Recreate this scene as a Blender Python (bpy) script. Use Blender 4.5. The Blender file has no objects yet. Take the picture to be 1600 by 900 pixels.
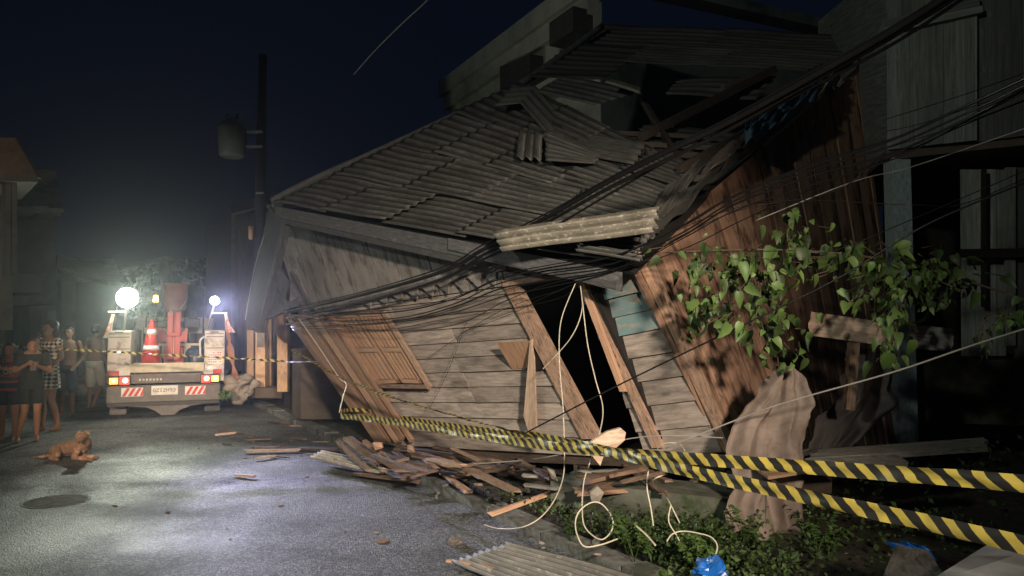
import bpy, bmesh, math, random
from mathutils import Vector, Matrix, noise
random.seed(7)
R = math.radians
V = Vector
sc = bpy.context.scene
col = sc.collection

# ---------------------------------------------------------------- camera
F = 1150.0; PITCH = math.atan(60/1150); CZ = 1.6
cam = bpy.data.cameras.new('camera'); camo = bpy.data.objects.new('camera', cam); col.objects.link(camo)
cam.sensor_width = 36; cam.lens = F/1600*36; cam.clip_start = 0.05; cam.clip_end = 2000
camo.location = (0, 0, CZ); camo.rotation_euler = (R(90)+PITCH, 0, 0)
sc.camera = camo
sc.view_settings.view_transform = 'Standard'; sc.view_settings.look = 'None'
sc.view_settings.exposure = 0; sc.view_settings.gamma = 1
sc.cycles.volume_bounces = 0; sc.cycles.max_bounces = 5
sc.cycles.sample_clamp_indirect = 3
sc.render.resolution_x = 1024; sc.render.resolution_y = 576

# ---------------------------------------------------------------- night sky
w = bpy.data.worlds.new('World'); sc.world = w; w.use_nodes = True
wn = w.node_tree; wn.nodes.clear()
wo = wn.nodes.new('ShaderNodeOutputWorld'); wb = wn.nodes.new('ShaderNodeBackground')
sk = wn.nodes.new('ShaderNodeTexSky'); sk.sky_type = 'NISHITA'; sk.sun_disc = False
sk.sun_elevation = R(-5); sk.sun_rotation = R(150)
mxs = wn.nodes.new('ShaderNodeMix'); mxs.data_type = 'RGBA'; mxs.blend_type = 'ADD'; mxs.inputs[0].default_value = 1
mu = wn.nodes.new('ShaderNodeMix'); mu.data_type = 'RGBA'; mu.blend_type = 'MULTIPLY'; mu.inputs[0].default_value = 1
SKYTINT = (0.008, 0.008, 0.008, 1)
mu.inputs[7].default_value = SKYTINT
wn.links.new(sk.outputs[0], mu.inputs[6])
wn.links.new(mu.outputs[2], mxs.inputs[6])
mxs.inputs[7].default_value = (0.0018, 0.0030, 0.0072, 1)
wn.links.new(mxs.outputs[2], wb.inputs[0]); wb.inputs[1].default_value = 1.0
wn.links.new(wb.outputs[0], wo.inputs[0])

# ---------------------------------------------------------------- unseen spots behind the photographer: one inferred street lamp, three added fills
def spot(name, loc, tgt, power, colr, size, blend=0.6, rad=0.08):
    l = bpy.data.lights.new(name, 'SPOT'); l.energy = power; l.color = colr
    l.spot_size = R(size); l.spot_blend = blend; l.shadow_soft_size = rad
    o = bpy.data.objects.new(name, l); col.objects.link(o); o.location = loc
    o.rotation_euler = (V(tgt)-V(loc)).to_track_quat('-Z', 'Y').to_euler()
    return o
spot('unseen_light', (2.3, -4.4, 4.3), (-1.1, 8.6, 0.6), 8800, (1.0, 0.83, 0.68), 38, 1.0, 0.34)
spot('unseen_light', (-7.5, -5.0, 5.5), (3.4, 9.0, 2.8), 1500, (0.90, 0.95, 0.86), 62, 1.0, 0.25)  # added fill, brightens the board house on the right
spot('unseen_light', (-3.5, -2.5, 3.2), (-5.4, 13.2, 0.6), 10500, (1.0, 0.74, 0.52), 18, 1.0, 0.15)  # added warm spot that lifts the truck rear and porch posts

spot('unseen_light', (-15, -5, 6), (-10.5, 14, 3.2), 1300, (1.0, .80, .62), 26, 1.0, .2)  # added spot to brighten the houses on the left

# ---------------------------------------------------------------- picture measures -> metres
cp, sp_ = math.cos(PITCH), math.sin(PITCH)
def ray(u, v):
    a = (u-800)/F; b = (450-v)/F
    return V((a, cp-b*sp_, sp_+b*cp))
def P(u, v, d):
    r = ray(u, v); r = r*(d/r.y); return V((r.x, r.y, r.z+CZ))
def G(u, v, z=0.0):
    r = ray(u, v); t = (z-CZ)/r.z; return V((r.x*t, r.y*t, z))

# ---------------------------------------------------------------- materials
def newmat(name):
    m = bpy.data.materials.new(name); m.use_nodes = True
    n = m.node_tree; b = n.nodes['Principled BSDF']; return m, n, b
def mat(name, c1, c2=None, scale=6, stretch=(1, 1, 1), rough=.75, bump=.25, coord='Object', metal=0, lo=.35, hi=.65, spec=.35,
        c3=None, s3=1.2, lo3=.5, hi3=.62, tone=True, bscale=None, bdist=.01):
    m, n, b = newmat(name); N = n.nodes.new; L = n.links.new
    tc = N('ShaderNodeTexCoord'); mp = N('ShaderNodeMapping'); L(tc.outputs[coord], mp.inputs[0]); mp.inputs['Scale'].default_value = stretch
    nz = N('ShaderNodeTexNoise'); nz.inputs['Scale'].default_value = scale; nz.inputs['Detail'].default_value = 8; nz.inputs['Roughness'].default_value = .65
    L(mp.outputs[0], nz.inputs[0])
    cr = N('ShaderNodeValToRGB'); cr.color_ramp.elements[0].position = lo; cr.color_ramp.elements[1].position = hi
    c2 = c2 or tuple(x*.7 for x in c1)
    cr.color_ramp.elements[0].color = (*c1, 1); cr.color_ramp.elements[1].color = (*c2, 1)
    L(nz.outputs[0], cr.inputs[0]); out = cr.outputs[0]
    if c3:
        n3 = N('ShaderNodeTexNoise'); n3.inputs['Scale'].default_value = s3; n3.inputs['Detail'].default_value = 8; n3.inputs['Roughness'].default_value = .7
        if coord == 'UV':
            m3 = N('ShaderNodeMapping'); m3.inputs['Scale'].default_value = (1, 3.2, 1); L(tc.outputs['UV'], m3.inputs[0]); L(m3.outputs[0], n3.inputs[0])
        else: L(tc.outputs['Object'], n3.inputs[0])
        r3 = N('ShaderNodeValToRGB'); r3.color_ramp.elements[0].position = lo3; r3.color_ramp.elements[1].position = hi3; L(n3.outputs[0], r3.inputs[0])
        mx = N('ShaderNodeMix'); mx.data_type = 'RGBA'; L(r3.outputs[0], mx.inputs[0]); L(out, mx.inputs[6]); mx.inputs[7].default_value = (*c3, 1); out = mx.outputs[2]
    if tone:
        at = N('ShaderNodeAttribute'); at.attribute_name = 'tone'
        mx = N('ShaderNodeMix'); mx.data_type = 'RGBA'; mx.blend_type = 'MULTIPLY'; mx.inputs[0].default_value = 1
        L(out, mx.inputs[6]); L(at.outputs['Color'], mx.inputs[7]); out = mx.outputs[2]
    L(out, b.inputs['Base Color'])
    b.inputs['Roughness'].default_value = rough; b.inputs['Metallic'].default_value = metal; b.inputs['Specular IOR Level'].default_value = spec
    if bump:
        bp = N('ShaderNodeBump'); bp.inputs['Strength'].default_value = bump; bp.inputs['Distance'].default_value = bdist
        if bscale:
            nb = N('ShaderNodeTexNoise'); nb.inputs['Scale'].default_value = bscale; nb.inputs['Detail'].default_value = 4; L(mp.outputs[0], nb.inputs[0]); L(nb.outputs[0], bp.inputs['Height'])
        else: L(nz.outputs[0], bp.inputs['Height'])
        L(bp.outputs[0], b.inputs['Normal'])
    return m
def emit(name, c, s):
    m, n, b = newmat(name); b.inputs['Base Color'].default_value = (*c, 1)
    b.inputs['Emission Color'].default_value = (*c, 1); b.inputs['Emission Strength'].default_value = s; return m
def plain(name, c, rough=.6, metal=0): return mat(name, c, tuple(x*.75 for x in c), 9, rough=rough, metal=metal, bump=.05, tone=False)

WS = (1.2, 26, 1)
M = {}
M['clap'] = mat('weathered_painted_plank', (.46, .395, .335), (.27, .225, .19), 3, (1.2, 9, 1), .8, .45, 'UV', c3=(.15, .13, .105), s3=1.6, lo3=.46, hi3=.66)
M['teal'] = mat('faded_teal_plank', (.13, .27, .29), (.20, .22, .20), 3, (1.5, 18, 1), .75, .5, 'UV', c3=(.28, .26, .21), s3=3.2, lo3=.52, hi3=.56)
M['rawwood'] = mat('bare_orange_wood', (.50, .315, .20), (.29, .17, .105), 3, WS, .6, .4, 'UV', c3=(.20, .10, .055), s3=5, lo3=.58, hi3=.72)
M['frame'] = mat('door_frame_wood', (.46, .31, .215), (.23, .145, .10), 4, (2, 14, 1), .7, .7, 'UV', c3=(.11, .07, .05), s3=9, lo3=.54, hi3=.64)
M['side'] = mat('reddish_brown_plank', (.35, .21, .135), (.22, .125, .08), 2.5, (1, 14, 1), .75, .6, 'UV', c3=(.075, .04, .028), s3=2.4, lo3=.5, hi3=.62)
M['greyboard'] = mat('grey_sheathing', (.27, .25, .225), (.19, .175, .155), 1.5, (1, 3, 1), .8, .3, 'UV', c3=(.10, .09, .08), s3=1.8)
M['fascia'] = mat('dark_grey_fascia', (.115, .115, .112), (.06, .06, .06), 4, (2, 10, 1), .7, .4, 'UV', c3=(.17, .17, .16), s3=4, lo3=.58, hi3=.66)
M['roof'] = mat('weathered_zinc', (.10, .098, .085), (.052, .051, .046), 5, (1, 5, 1), .65, .5, 'UV', c3=(.15, .145, .12), s3=7, lo3=.56, hi3=.66)
M['roofdk'] = mat('old_dark_zinc', (.085, .084, .075), (.05, .05, .045), 4, (1, 5, 1), .8, .4, 'UV', c3=(.08, .078, .066), s3=4)
M['roofpale'] = mat('lichen_spotted_sheet', (.225, .205, .16), (.14, .125, .095), 6, (1, 2, 1), .8, .4, 'UV', c3=(.42, .40, .32), s3=16, lo3=.56, hi3=.62)
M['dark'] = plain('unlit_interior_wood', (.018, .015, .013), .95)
M['darkwood'] = mat('old_dark_timber', (.10, .075, .058), (.05, .038, .03), 4, (2, 14, 1), .85, .5, 'UV')
M['debris'] = mat('splintered_plank', (.26, .17, .11), (.12, .08, .055), 4, (2, 18, 1), .8, .6, 'UV', c3=(.06, .045, .035), s3=6)
M['paleplank'] = mat('pale_broken_plank', (.56, .42, .31), (.36, .25, .17), 4, (2, 10, 1), .75, .5, 'UV', c3=(.24, .18, .13), s3=7, lo3=.56, hi3=.7)
M['greyplank'] = mat('grey_broken_plank', (.30, .285, .25), (.17, .155, .135), 4, (2, 14, 1), .85, .6, 'UV', c3=(.12, .12, .08), s3=6)
M['concrete'] = mat('pale_plaster', (.58, .57, .47), (.48, .47, .39), 3, rough=.9, bump=.1, tone=False, c3=(.26, .26, .22), s3=.9, lo3=.5, hi3=.75)
M['greenwall'] = mat('green_stained_plaster', (.15, .18, .15), (.10, .13, .105), 2, rough=.9, bump=.2, tone=False, c3=(.045, .06, .05), s3=.6)
M['greenboard'] = mat('grey_green_board', (.215, .225, .195), (.105, .112, .095), 2, (1, 16, 1), .85, .5, 'UV', c3=(.30, .33, .30), s3=5, lo3=.6, hi3=.72)
M['post'] = mat('pale_blue_grey_post', (.34, .41, .40), (.2, .25, .245), 3, (4, 14, 1), .8, .5, 'UV', c3=(.12, .14, .135), s3=7, lo3=.55, hi3=.7)
M['plinth'] = mat('mossy_concrete', (.15, .155, .125), (.08, .085, .06), 6, rough=.92, bump=.5, tone=False, c3=(.045, .06, .025), s3=2.5)
M['curb'] = mat('kerb_concrete', (.19, .19, .17), (.10, .10, .09), 12, rough=.85, bump=.5, tone=False, c3=(.06, .065, .045), s3=3)
M['soil'] = mat('dark_soil', (.055, .045, .032), (.022, .02, .014), 9, rough=.95, bump=1, tone=False, bdist=.05, c3=(.035, .05, .018), s3=2)
M['cable'] = plain('black_cable', (.012, .012, .012), .28)
M['whitecable'] = plain('pale_wire', (.62, .56, .42), .45)
M['cloth'] = mat('dirty_brown_cloth', (.25, .195, .16), (.16, .125, .10), 5, (1, 1, .7), .9, .4, 'Object', tone=False, c3=(.10, .07, .05), s3=3.5, lo3=.5, hi3=.72)
M['greytarp'] = mat('dark_grey_tarp', (.085, .075, .07), (.05, .045, .042), 3, rough=.7, bump=.4, tone=False)
M['bluebag'] = mat('blue_plastic_bag', (.012, .14, .50), (.01, .09, .36), 8, rough=.32, bump=.5, tone=False, spec=.6)
M['whitesheet'] = mat('dull_white_sheet', (.34, .35, .34), (.22, .22, .21), 4, rough=.8, bump=.4, tone=False)
M['bark'] = mat('thin_bark', (.13, .095, .06), (.07, .05, .03), 14, rough=.9, bump=.5, tone=False)

# ---------------------------------------------------------------- mesh builder
def bil(c, s, t):          # c = bl, br, tr, tl
    return (c[0]*(1-s)+c[1]*s)*(1-t)+(c[3]*(1-s)+c[2]*s)*t
def wloc(o):
    p = V((0, 0, 0))
    while o is not None: p += o.location; o = o.parent
    return p
class MB:
    def __init__(s): s.v = []; s.f = []; s.uv = []; s.tn = []; s.sm = []
    def face(s, idx, uvs, tone=1., smooth=False):
        s.f.append(idx); s.uv += uvs; s.tn += [tone]*len(idx); s.sm.append(smooth)
    def hexa(s, p, tone=1., uo=None):  # p: 4 front (bl,br,tr,tl) + 4 back
        b = len(s.v); s.v += [V(q) for q in p]
        L = (p[1]-p[0]).length; H = (p[3]-p[0]).length; T = (p[4]-p[0]).length
        if uo is None: uo = (random.random()*20, random.random()*20)
        def q(i, a, c):
            uv = [(uo[0], uo[1]), (uo[0]+a, uo[1]), (uo[0]+a, uo[1]+c), (uo[0], uo[1]+c)]
            if H > L: uv = [(y, x) for x, y in uv]          # grain runs along the longer side
            s.face([b+k for k in i], uv, tone)
        q((0, 1, 2, 3), L, H); q((5, 4, 7, 6), L, H); q((4, 0, 3, 7), T, H); q((1, 5, 6, 2), T, H); q((3, 2, 6, 7), L, T); q((4, 5, 1, 0), L, T)
        return s
    def slab(s, c, th, tone=1., n=None):   # c quad whose front faces the viewer; thickness goes away
        if n is None: n = (c[1]-c[0]).cross(c[3]-c[0]).normalized()
        return s.hexa(list(c)+[q-n*th for q in c], tone)
    def box(s, c, sz, rz=0, tone=1., rx=0, ry=0):
        m = Matrix.Translation(V(c)) @ Matrix.Rotation(rz, 4, 'Z') @ Matrix.Rotation(ry, 4, 'Y') @ Matrix.Rotation(rx, 4, 'X')
        x, y, z = [k/2 for k in sz]
        return s.hexa([m @ V(q) for q in ((-x, -y, -z), (x, -y, -z), (x, -y, z), (-x, -y, z), (-x, y, -z), (x, y, -z), (x, y, z), (-x, y, z))], tone)
    def beam(s, a, b, wd, ht, up=V((0, 0, 1)), tone=1., w2=None, h2=None, jag=0):
        a = V(a); b = V(b); d = (b-a).normalized(); x = d.cross(up)
        if x.length < 1e-4: x = d.cross(V((0, 1, 0)))
        x.normalize(); z = x.cross(d); w2 = w2 or wd; h2 = h2 or ht
        j = [random.uniform(-jag, jag) for _ in range(8)]
        A = [a-x*wd/2-z*ht/2+d*j[0], a-x*wd/2+z*ht/2+d*j[1], a+x*wd/2+z*ht/2+d*j[2], a+x*wd/2-z*ht/2+d*j[3]]
        B = [b-x*w2/2-z*h2/2+d*j[4], b-x*w2/2+z*h2/2+d*j[5], b+x*w2/2+z*h2/2+d*j[6], b+x*w2/2-z*h2/2+d*j[7]]
        # order as hexa: front bl br tr tl = A0 B0 B1 A1 ; back = A3 B3 B2 A2
        return s.hexa([A[0], B[0], B[1], A[1], A[3], B[3], B[2], A[2]], tone)
    def tube(s, pts, r, k=8, r2=None, cap=True, tone=1.):
        pts = [V(p) for p in pts]; n = len(pts); b = len(s.v); prev = None; L = 0
        for i, p in enumerate(pts):
            d = (pts[min(i+1, n-1)]-pts[max(i-1, 0)]).normalized()
            if prev is None:
                x = d.cross(V((0, 0, 1)));
                if x.length < .05: x = d.cross(V((0, 1, 0)))
            else: x = prev-d*prev.dot(d)
            x.normalize(); prev = x; y = d.cross(x)
            rr = r if not callable(r) else r(i/(n-1))
            if r2 is not None: rr = r+(r2-r)*i/(n-1)
            for j in range(k):
                a = 2*math.pi*j/k; s.v.append(p+x*math.cos(a)*rr+y*math.sin(a)*rr)
        for i in range(n-1):
            l2 = L+(pts[i+1]-pts[i]).length
            for j in range(k):
                j2 = (j+1) % k
                s.face([b+i*k+j, b+i*k+j2, b+(i+1)*k+j2, b+(i+1)*k+j], [(L, j/k*.1), (L, (j+1)/k*.1), (l2, (j+1)/k*.1), (l2, j/k*.1)], tone, True)
            L = l2
        if cap:
            s.face([b+j for j in range(k)][::-1], [(0, 0)]*k, tone); s.face([b+(n-1)*k+j for j in range(k)], [(0, 0)]*k, tone)
        return s
    def loft(s, secs, k=14, tone=1.):      # secs: (centre, rx, ry[, rotz]) stacked, closed
        b = len(s.v)
        for sec in secs:
            c, rx, ry = V(sec[0]), sec[1], sec[2]
            for j in range(k):
                a = 2*math.pi*j/k; s.v.append(c+V((math.cos(a)*rx, math.sin(a)*ry, 0)))
        n = len(secs)
        for i in range(n-1):
            for j in range(k):
                j2 = (j+1) % k
                s.face([b+i*k+j, b+i*k+j2, b+(i+1)*k+j2, b+(i+1)*k+j], [(j/k, i), ((j+1)/k, i), ((j+1)/k, i+1), (j/k, i+1)], tone, True)
        s.face([b+j for j in range(k)][::-1], [(0, 0)]*k, tone); s.face([b+(n-1)*k+j for j in range(k)], [(0, 0)]*k, tone)
        return s
    def ball(s, c, r, k=12, m=8, rot=None):
        r = V(r) if not isinstance(r, (int, float)) else V((r, r, r)); b = len(s.v); rot = rot or Matrix.Identity(3)
        for i in range(m+1):
            t = math.pi*i/m
            for j in range(k):
                a = 2*math.pi*j/k; s.v.append(V(c)+rot @ V((math.sin(t)*math.cos(a)*r.x, math.sin(t)*math.sin(a)*r.y, -math.cos(t)*r.z)))
        for i in range(m):
            for j in range(k):
                j2 = (j+1) % k
                s.face([b+i*k+j, b+i*k+j2, b+(i+1)*k+j2, b+(i+1)*k+j], [(0, 0)]*4, 1, True)
        return s
    def cap(s, a, b2, r1, r2, k=10):       # capsule
        a = V(a); b2 = V(b2); d = b2-a; L = d.length; q = d.to_track_quat('Z', 'Y').to_matrix(); b = len(s.v); rows = []
        for i in range(5): t = math.pi/2*i/4; rows.append((-math.cos(t)*r1, max(math.sin(t)*r1, 1e-4)))
        for i in range(5): t = math.pi/2*i/4; rows.append((L+math.sin(t)*r2, max(math.cos(t)*r2, 1e-4)))
        for z, r in rows:
            for j in range(k): an = 2*math.pi*j/k; s.v.append(a+q @ V((math.cos(an)*r, math.sin(an)*r, z)))
        for i in range(len(rows)-1):
            for j in range(k):
                j2 = (j+1) % k; s.face([b+i*k+j, b+i*k+j2, b+(i+1)*k+j2, b+(i+1)*k+j], [(0, 0)]*4, 1, True)
        s.face([b+j for j in range(k)][::-1], [(0, 0)]*k); s.face([b+(len(rows)-1)*k+j for j in range(k)], [(0, 0)]*k)
        return s
    def grid(s, fn, nu, nv, th=0.004, smooth=False, tone=1., n=None, uvs=(1, 1)):
        b = len(s.v); W = nv+1; tf = tone if callable(tone) else None
        if tf: tone = 1.
        pts = [[fn(i/nu, j/nv) for j in range(nv+1)] for i in range(nu+1)]
        if n is None: n = (pts[nu][0]-pts[0][0]).cross(pts[0][nv]-pts[0][0]).normalized()
        for side in (0, 1):
            for i in range(nu+1):
                for j in range(nv+1): s.v.append(pts[i][j]-n*th*side)
        o = (nu+1)*W
        for i in range(nu):
            for j in range(nv):
                q = [b+i*W+j, b+(i+1)*W+j, b+(i+1)*W+j+1, b+i*W+j+1]
                uv = [(i/nu*uvs[0], j/nv*uvs[1]), ((i+1)/nu*uvs[0], j/nv*uvs[1]), ((i+1)/nu*uvs[0], (j+1)/nv*uvs[1]), (i/nu*uvs[0], (j+1)/nv*uvs[1])]
                tone_ = tf((i+.5)/nu, (j+.5)/nv) if tf else tone
                s.face(q, uv, tone_, smooth); s.face([x+o for x in q[::-1]], uv[::-1], tone_, smooth)
        for i in range(nu):
            for j in (0, nv):
                a, c = b+i*W+j, b+(i+1)*W+j; q = [a, a+o, c+o, c] if j == 0 else [c, c+o, a+o, a]
                s.face(q, [(0, 0)]*4, tone)
        for j in range(nv):
            for i in (0, nu):
                a, c = b+i*W+j, b+i*W+j+1; q = [c, c+o, a+o, a] if i == 0 else [a, a+o, c+o, c]
                s.face(q, [(0, 0)]*4, tone)
        return s
    def build(s, name, m, parent=None, local=False, remesh=None, smooth=3, label=None):
        me = bpy.data.meshes.new(name)
        if not s.v: s.box((0, 0, 0), (.01, .01, .01))
        org = V((0, 0, 0))
        if parent is None and not local:
            xs = [v.x for v in s.v]; ys = [v.y for v in s.v]; zs = [v.z for v in s.v]
            org = V(((min(xs)+max(xs))/2, (min(ys)+max(ys))/2, min(zs)))
        off = V((0, 0, 0)) if local else (wloc(parent) if parent else org)
        me.from_pydata([tuple(v-off) for v in s.v], [], s.f)
        if remesh:
            tmp = bpy.data.objects.new('tmp', me); col.objects.link(tmp)
            md = tmp.modifiers.new('r', 'REMESH'); md.mode = 'VOXEL'; md.voxel_size = remesh
            if smooth: ms = tmp.modifiers.new('s', 'SMOOTH'); ms.iterations = smooth; ms.factor = .5
            dg = bpy.context.evaluated_depsgraph_get(); me2 = bpy.data.meshes.new_from_object(tmp.evaluated_get(dg))
            bpy.data.objects.remove(tmp); bpy.data.meshes.remove(me); me = me2; me.name = name
            me.materials.clear()
            for p in me.polygons: p.use_smooth = True
        else:
            uvl = me.uv_layers.new(name='UVMap'); flat = [c for uv in s.uv for c in uv]; uvl.data.foreach_set('uv', flat)
            ca = me.color_attributes.new('tone', 'FLOAT_COLOR', 'CORNER'); ca.data.foreach_set('color', [c for t in s.tn for c in (t, t, t, 1)])
            me.polygons.foreach_set('use_smooth', s.sm)
        me.materials.append(m)
        o = bpy.data.objects.new(name, me); col.objects.link(o)
        if parent: o.parent = parent
        elif not local: o.location = org
        if label: o['label'] = label
        return o
def tag(o, label=None, cat=None, group=None, kind=None):
    if label: o['label'] = label
    if cat: o['category'] = cat
    if group: o['group'] = group
    if kind: o['kind'] = kind
    return o
def empty(name, loc, label, cat, group=None, rz=0):
    o = bpy.data.objects.new(name, None); o.empty_display_size = .3; col.objects.link(o); o.location = loc; o.rotation_euler = (0, 0, rz)
    return tag(o, label, cat, group)
def catmull(pts, n=8):
    pts = [V(p) for p in pts]; out = []
    for i in range(len(pts)-1):
        p0 = pts[max(i-1, 0)]; p1 = pts[i]; p2 = pts[i+1]; p3 = pts[min(i+2, len(pts)-1)]
        for k in range(n):
            t = k/n; out.append(.5*((2*p1)+(p2-p0)*t+(2*p0-5*p1+4*p2-p3)*t*t+(3*p1-p0-3*p2+p3)*t**3))
    return out+[pts[-1]]
def rt(a=.75, b=1.15): return random.uniform(a, b)

# ================================================================ GROUND
gm = MB(); S = 400
gm.grid(lambda a, b: V((-S+2*S*a, -60+2*S*b, -.35)), 4, 4, .05, uvs=(40, 40), n=V((0, 0, 1)))
tag(gm.build('ground', M['soil']), kind='structure')
# kerb line on the right of the road
K0 = G(1010, 925); K1 = G(560, 712)           # two points on the kerb line
kd = (K1-K0).normalized(); kn = V((kd.y, -kd.x, 0))   # kn points to the right (house side)
def kp(a, b, z=0): p = K0+kd*a+kn*b; return V((p.x, p.y, z))
# asphalt
am = newmat('worn_asphalt'); m, n, b = am; N = n.nodes.new; L = n.links.new
tc = N('ShaderNodeTexCoord')
vo = N('ShaderNodeTexVoronoi'); vo.inputs['Scale'].default_value = 70; L(tc.outputs['Object'], vo.inputs[0])
nz = N('ShaderNodeTexNoise'); nz.inputs['Scale'].default_value = 130; nz.inputs['Detail'].default_value = 5; L(tc.outputs['Object'], nz.inputs[0])
nb = N('ShaderNodeTexNoise'); nb.inputs['Scale'].default_value = 1.1; nb.inputs['Detail'].default_value = 6; nb.inputs['Roughness'].default_value = .65; L(tc.outputs['Object'], nb.inputs[0])
cr = N('ShaderNodeValToRGB'); cr.color_ramp.elements[0].position = .3; cr.color_ramp.elements[1].position = .75
cr.color_ramp.elements[0].color = (.022, .024, .022, 1); cr.color_ramp.elements[1].color = (.085, .092, .085, 1); L(nz.outputs[0], cr.inputs[0])
c2 = N('ShaderNodeValToRGB'); c2.color_ramp.elements[0].position = .36; c2.color_ramp.elements[1].position = .52
c2.color_ramp.elements[0].color = (.45, .45, .45, 1); c2.color_ramp.elements[1].color = (1, 1, 1, 1); L(nb.outputs[0], c2.inputs[0])
mx = N('ShaderNodeMix'); mx.data_type = 'RGBA'; mx.blend_type = 'MULTIPLY'; mx.inputs[0].default_value = 1; L(c2.outputs[0], mx.inputs[7])
sv = N('ShaderNodeSeparateColor'); L(vo.outputs['Color'], sv.inputs[0]); sr = N('ShaderNodeValToRGB'); L(sv.outputs[0], sr.inputs[0])
sr.color_ramp.elements[0].position = .45; sr.color_ramp.elements[0].color = (0, 0, 0, 1); sr.color_ramp.elements[1].position = 1; sr.color_ramp.elements[1].color = (1, 1, 1, 1)
ms = N('ShaderNodeMix'); ms.data_type = 'RGBA'; L(sr.outputs[0], ms.inputs[0]); L(cr.outputs[0], ms.inputs[6]); ms.inputs[7].default_value = (.22, .235, .22, 1)  # pale stones in the colour, also standing in for sparkle
L(ms.outputs[2], mx.inputs[6])
# cracks: thin wandering dark lines
nw = N('ShaderNodeTexNoise'); nw.inputs['Scale'].default_value = 2.2; nw.inputs['Detail'].default_value = 5; L(tc.outputs['Object'], nw.inputs[0])
wa = N('ShaderNodeMix'); wa.data_type = 'VECTOR'; wa.inputs[0].default_value = .22; L(tc.outputs['Object'], wa.inputs[4]); L(nw.outputs['Color'], wa.inputs[5])
ve = N('ShaderNodeTexVoronoi'); ve.feature = 'DISTANCE_TO_EDGE'; ve.inputs['Scale'].default_value = .75; L(wa.outputs[1], ve.inputs[0])
vr = N('ShaderNodeValToRGB'); vr.color_ramp.elements[0].position = .0; vr.color_ramp.elements[0].color = (.3, .3, .3, 1); vr.color_ramp.elements[1].position = .010; vr.color_ramp.elements[1].color = (1, 1, 1, 1); L(ve.outputs[0], vr.inputs[0])
mk = N('ShaderNodeMix'); mk.data_type = 'RGBA'; mk.blend_type = 'MULTIPLY'; mk.inputs[0].default_value = .8; L(mx.outputs[2], mk.inputs[6]); L(vr.outputs[0], mk.inputs[7]); L(mk.outputs[2], b.inputs['Base Color'])
rr = N('ShaderNodeMapRange'); L(nb.outputs[0], rr.inputs[0]); rr.inputs[1].default_value = .35; rr.inputs[2].default_value = .65; rr.inputs[3].default_value = .8; rr.inputs[4].default_value = .6; L(rr.outputs[0], b.inputs['Roughness'])
ad = N('ShaderNodeMath'); ad.operation = 'ADD'; L(vo.outputs[0], ad.inputs[0]); L(nz.outputs[0], ad.inputs[1])
bp = N('ShaderNodeBump'); bp.inputs['Strength'].default_value = 1; bp.inputs['Distance'].default_value = .012; L(ad.outputs[0], bp.inputs['Height']); L(bp.outputs[0], b.inputs['Normal'])
M['asphalt'] = m
rm = MB()
def roadf(a, b):
    q = kp(-60+160*a, -16+16.02*b); q.z = 0; return q
rm.grid(roadf, 8, 8, .3, n=V((0, 0, 1)), uvs=(160, 16))
road = tag(rm.build('road', M['asphalt']), kind='structure')
# kerb: broken concrete strip
cb = MB(); a = -8.0
while a < 30:
    ln = random.uniform(.75, .95); z = .075+random.uniform(-.012, .012); o = random.uniform(-.012, .012)
    c = [kp(a, .02+o, -.1), kp(a+ln-.02, .02+o, -.1), kp(a+ln-.02, .02+o, z), kp(a, .02+o, z)]
    cb.hexa([c[0], c[1], c[2], c[3]]+[q+kn*.2 for q in c]); a += ln
tag(cb.build('kerb', M['curb']), kind='structure')
# verge: soil bank between kerb and house
def vergef(a, b):
    w = -8+40*a; q = kp(w, .21+9*b); h = .05+.10*min(1, b*7)+.08*noise.noise(q*1.1)+.05*noise.noise(q*4.3)
    if b > .45: h -= .1
    q.z = max(h, -.2)-.02*(b == 0); return q
vm = MB(); vm.grid(vergef, 150, 50, .3, True, n=V((0, 0, 1)))
tag(vm.build('verge', M['soil']), kind='structure')
# far pavement on the left with kerb
pv = MB()
def lp(a, b, z): p = K0+kd*a+kn*b; return V((p.x, p.y, z))
pv.hexa([lp(-3, -8.9, -.3), lp(60, -8.9, -.3), lp(60, -8.9, .14), lp(-3, -8.9, .14)]+[lp(-3, -15.9, -.3), lp(60, -15.9, -.3), lp(60, -15.9, .14), lp(-3, -15.9, .14)])
tag(pv.build('pavement', M['curb']), kind='structure')

# ================================================================ COLLAPSED HOUSE
def dw(u): return 1/(.105+.0001157*(u-600))
def W(u, v, off=0.0):                 # point on the leaning front wall
    r = ray(u, v); return P(u, v, dw(u)+off*r.y/r.dot(FN))
a_, b_ = P(600, 600, dw(600)), P(1130, 600, dw(1130))
fd = (b_-a_); fd.z = 0; fd.normalize(); FN = V((fd.y, -fd.x, 0))     # outwards, towards the road
if FN.y > 0: FN = -FN
house = empty('collapsed_house', V((0.2, 8.2, 0)), 'collapsed grey wooden plank house leaning left with sagging corrugated roof', 'house')
def clap(mb, c, n, lap=.034, th=.02, seg=2, tone=None, mat2=None):
    for i in range(n):
        t0 = i/n; t1 = (i+1)/n+.012
        j0 = 0; cuts = [0]+sorted(random.uniform(.15, .85) for _ in range(seg-1))+[1]
        for k in range(len(cuts)-1):
            s0, s1 = cuts[k], cuts[k+1]-.002
            dz = random.uniform(-.006, .006); tn = rt(.7, 1.15)
            ds = random.uniform(-.25, .25)/n*.12
            q = [bil(c, s0, t0+ds)+FN*(lap+dz), bil(c, s1, t0-ds)+FN*(lap+dz), bil(c, s1, t1-ds)+FN*dz, bil(c, s0, t1+ds)+FN*dz]
            mb.hexa(q+[x-FN*th for x in q], tn)
# main wall left of the door
c = [W(606, 694), W(935, 712), W(783, 436), W(470, 478)]
mb = MB(); clap(mb, c, 11, seg=3); mb.build('front_wall', M['clap'], house)
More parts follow.
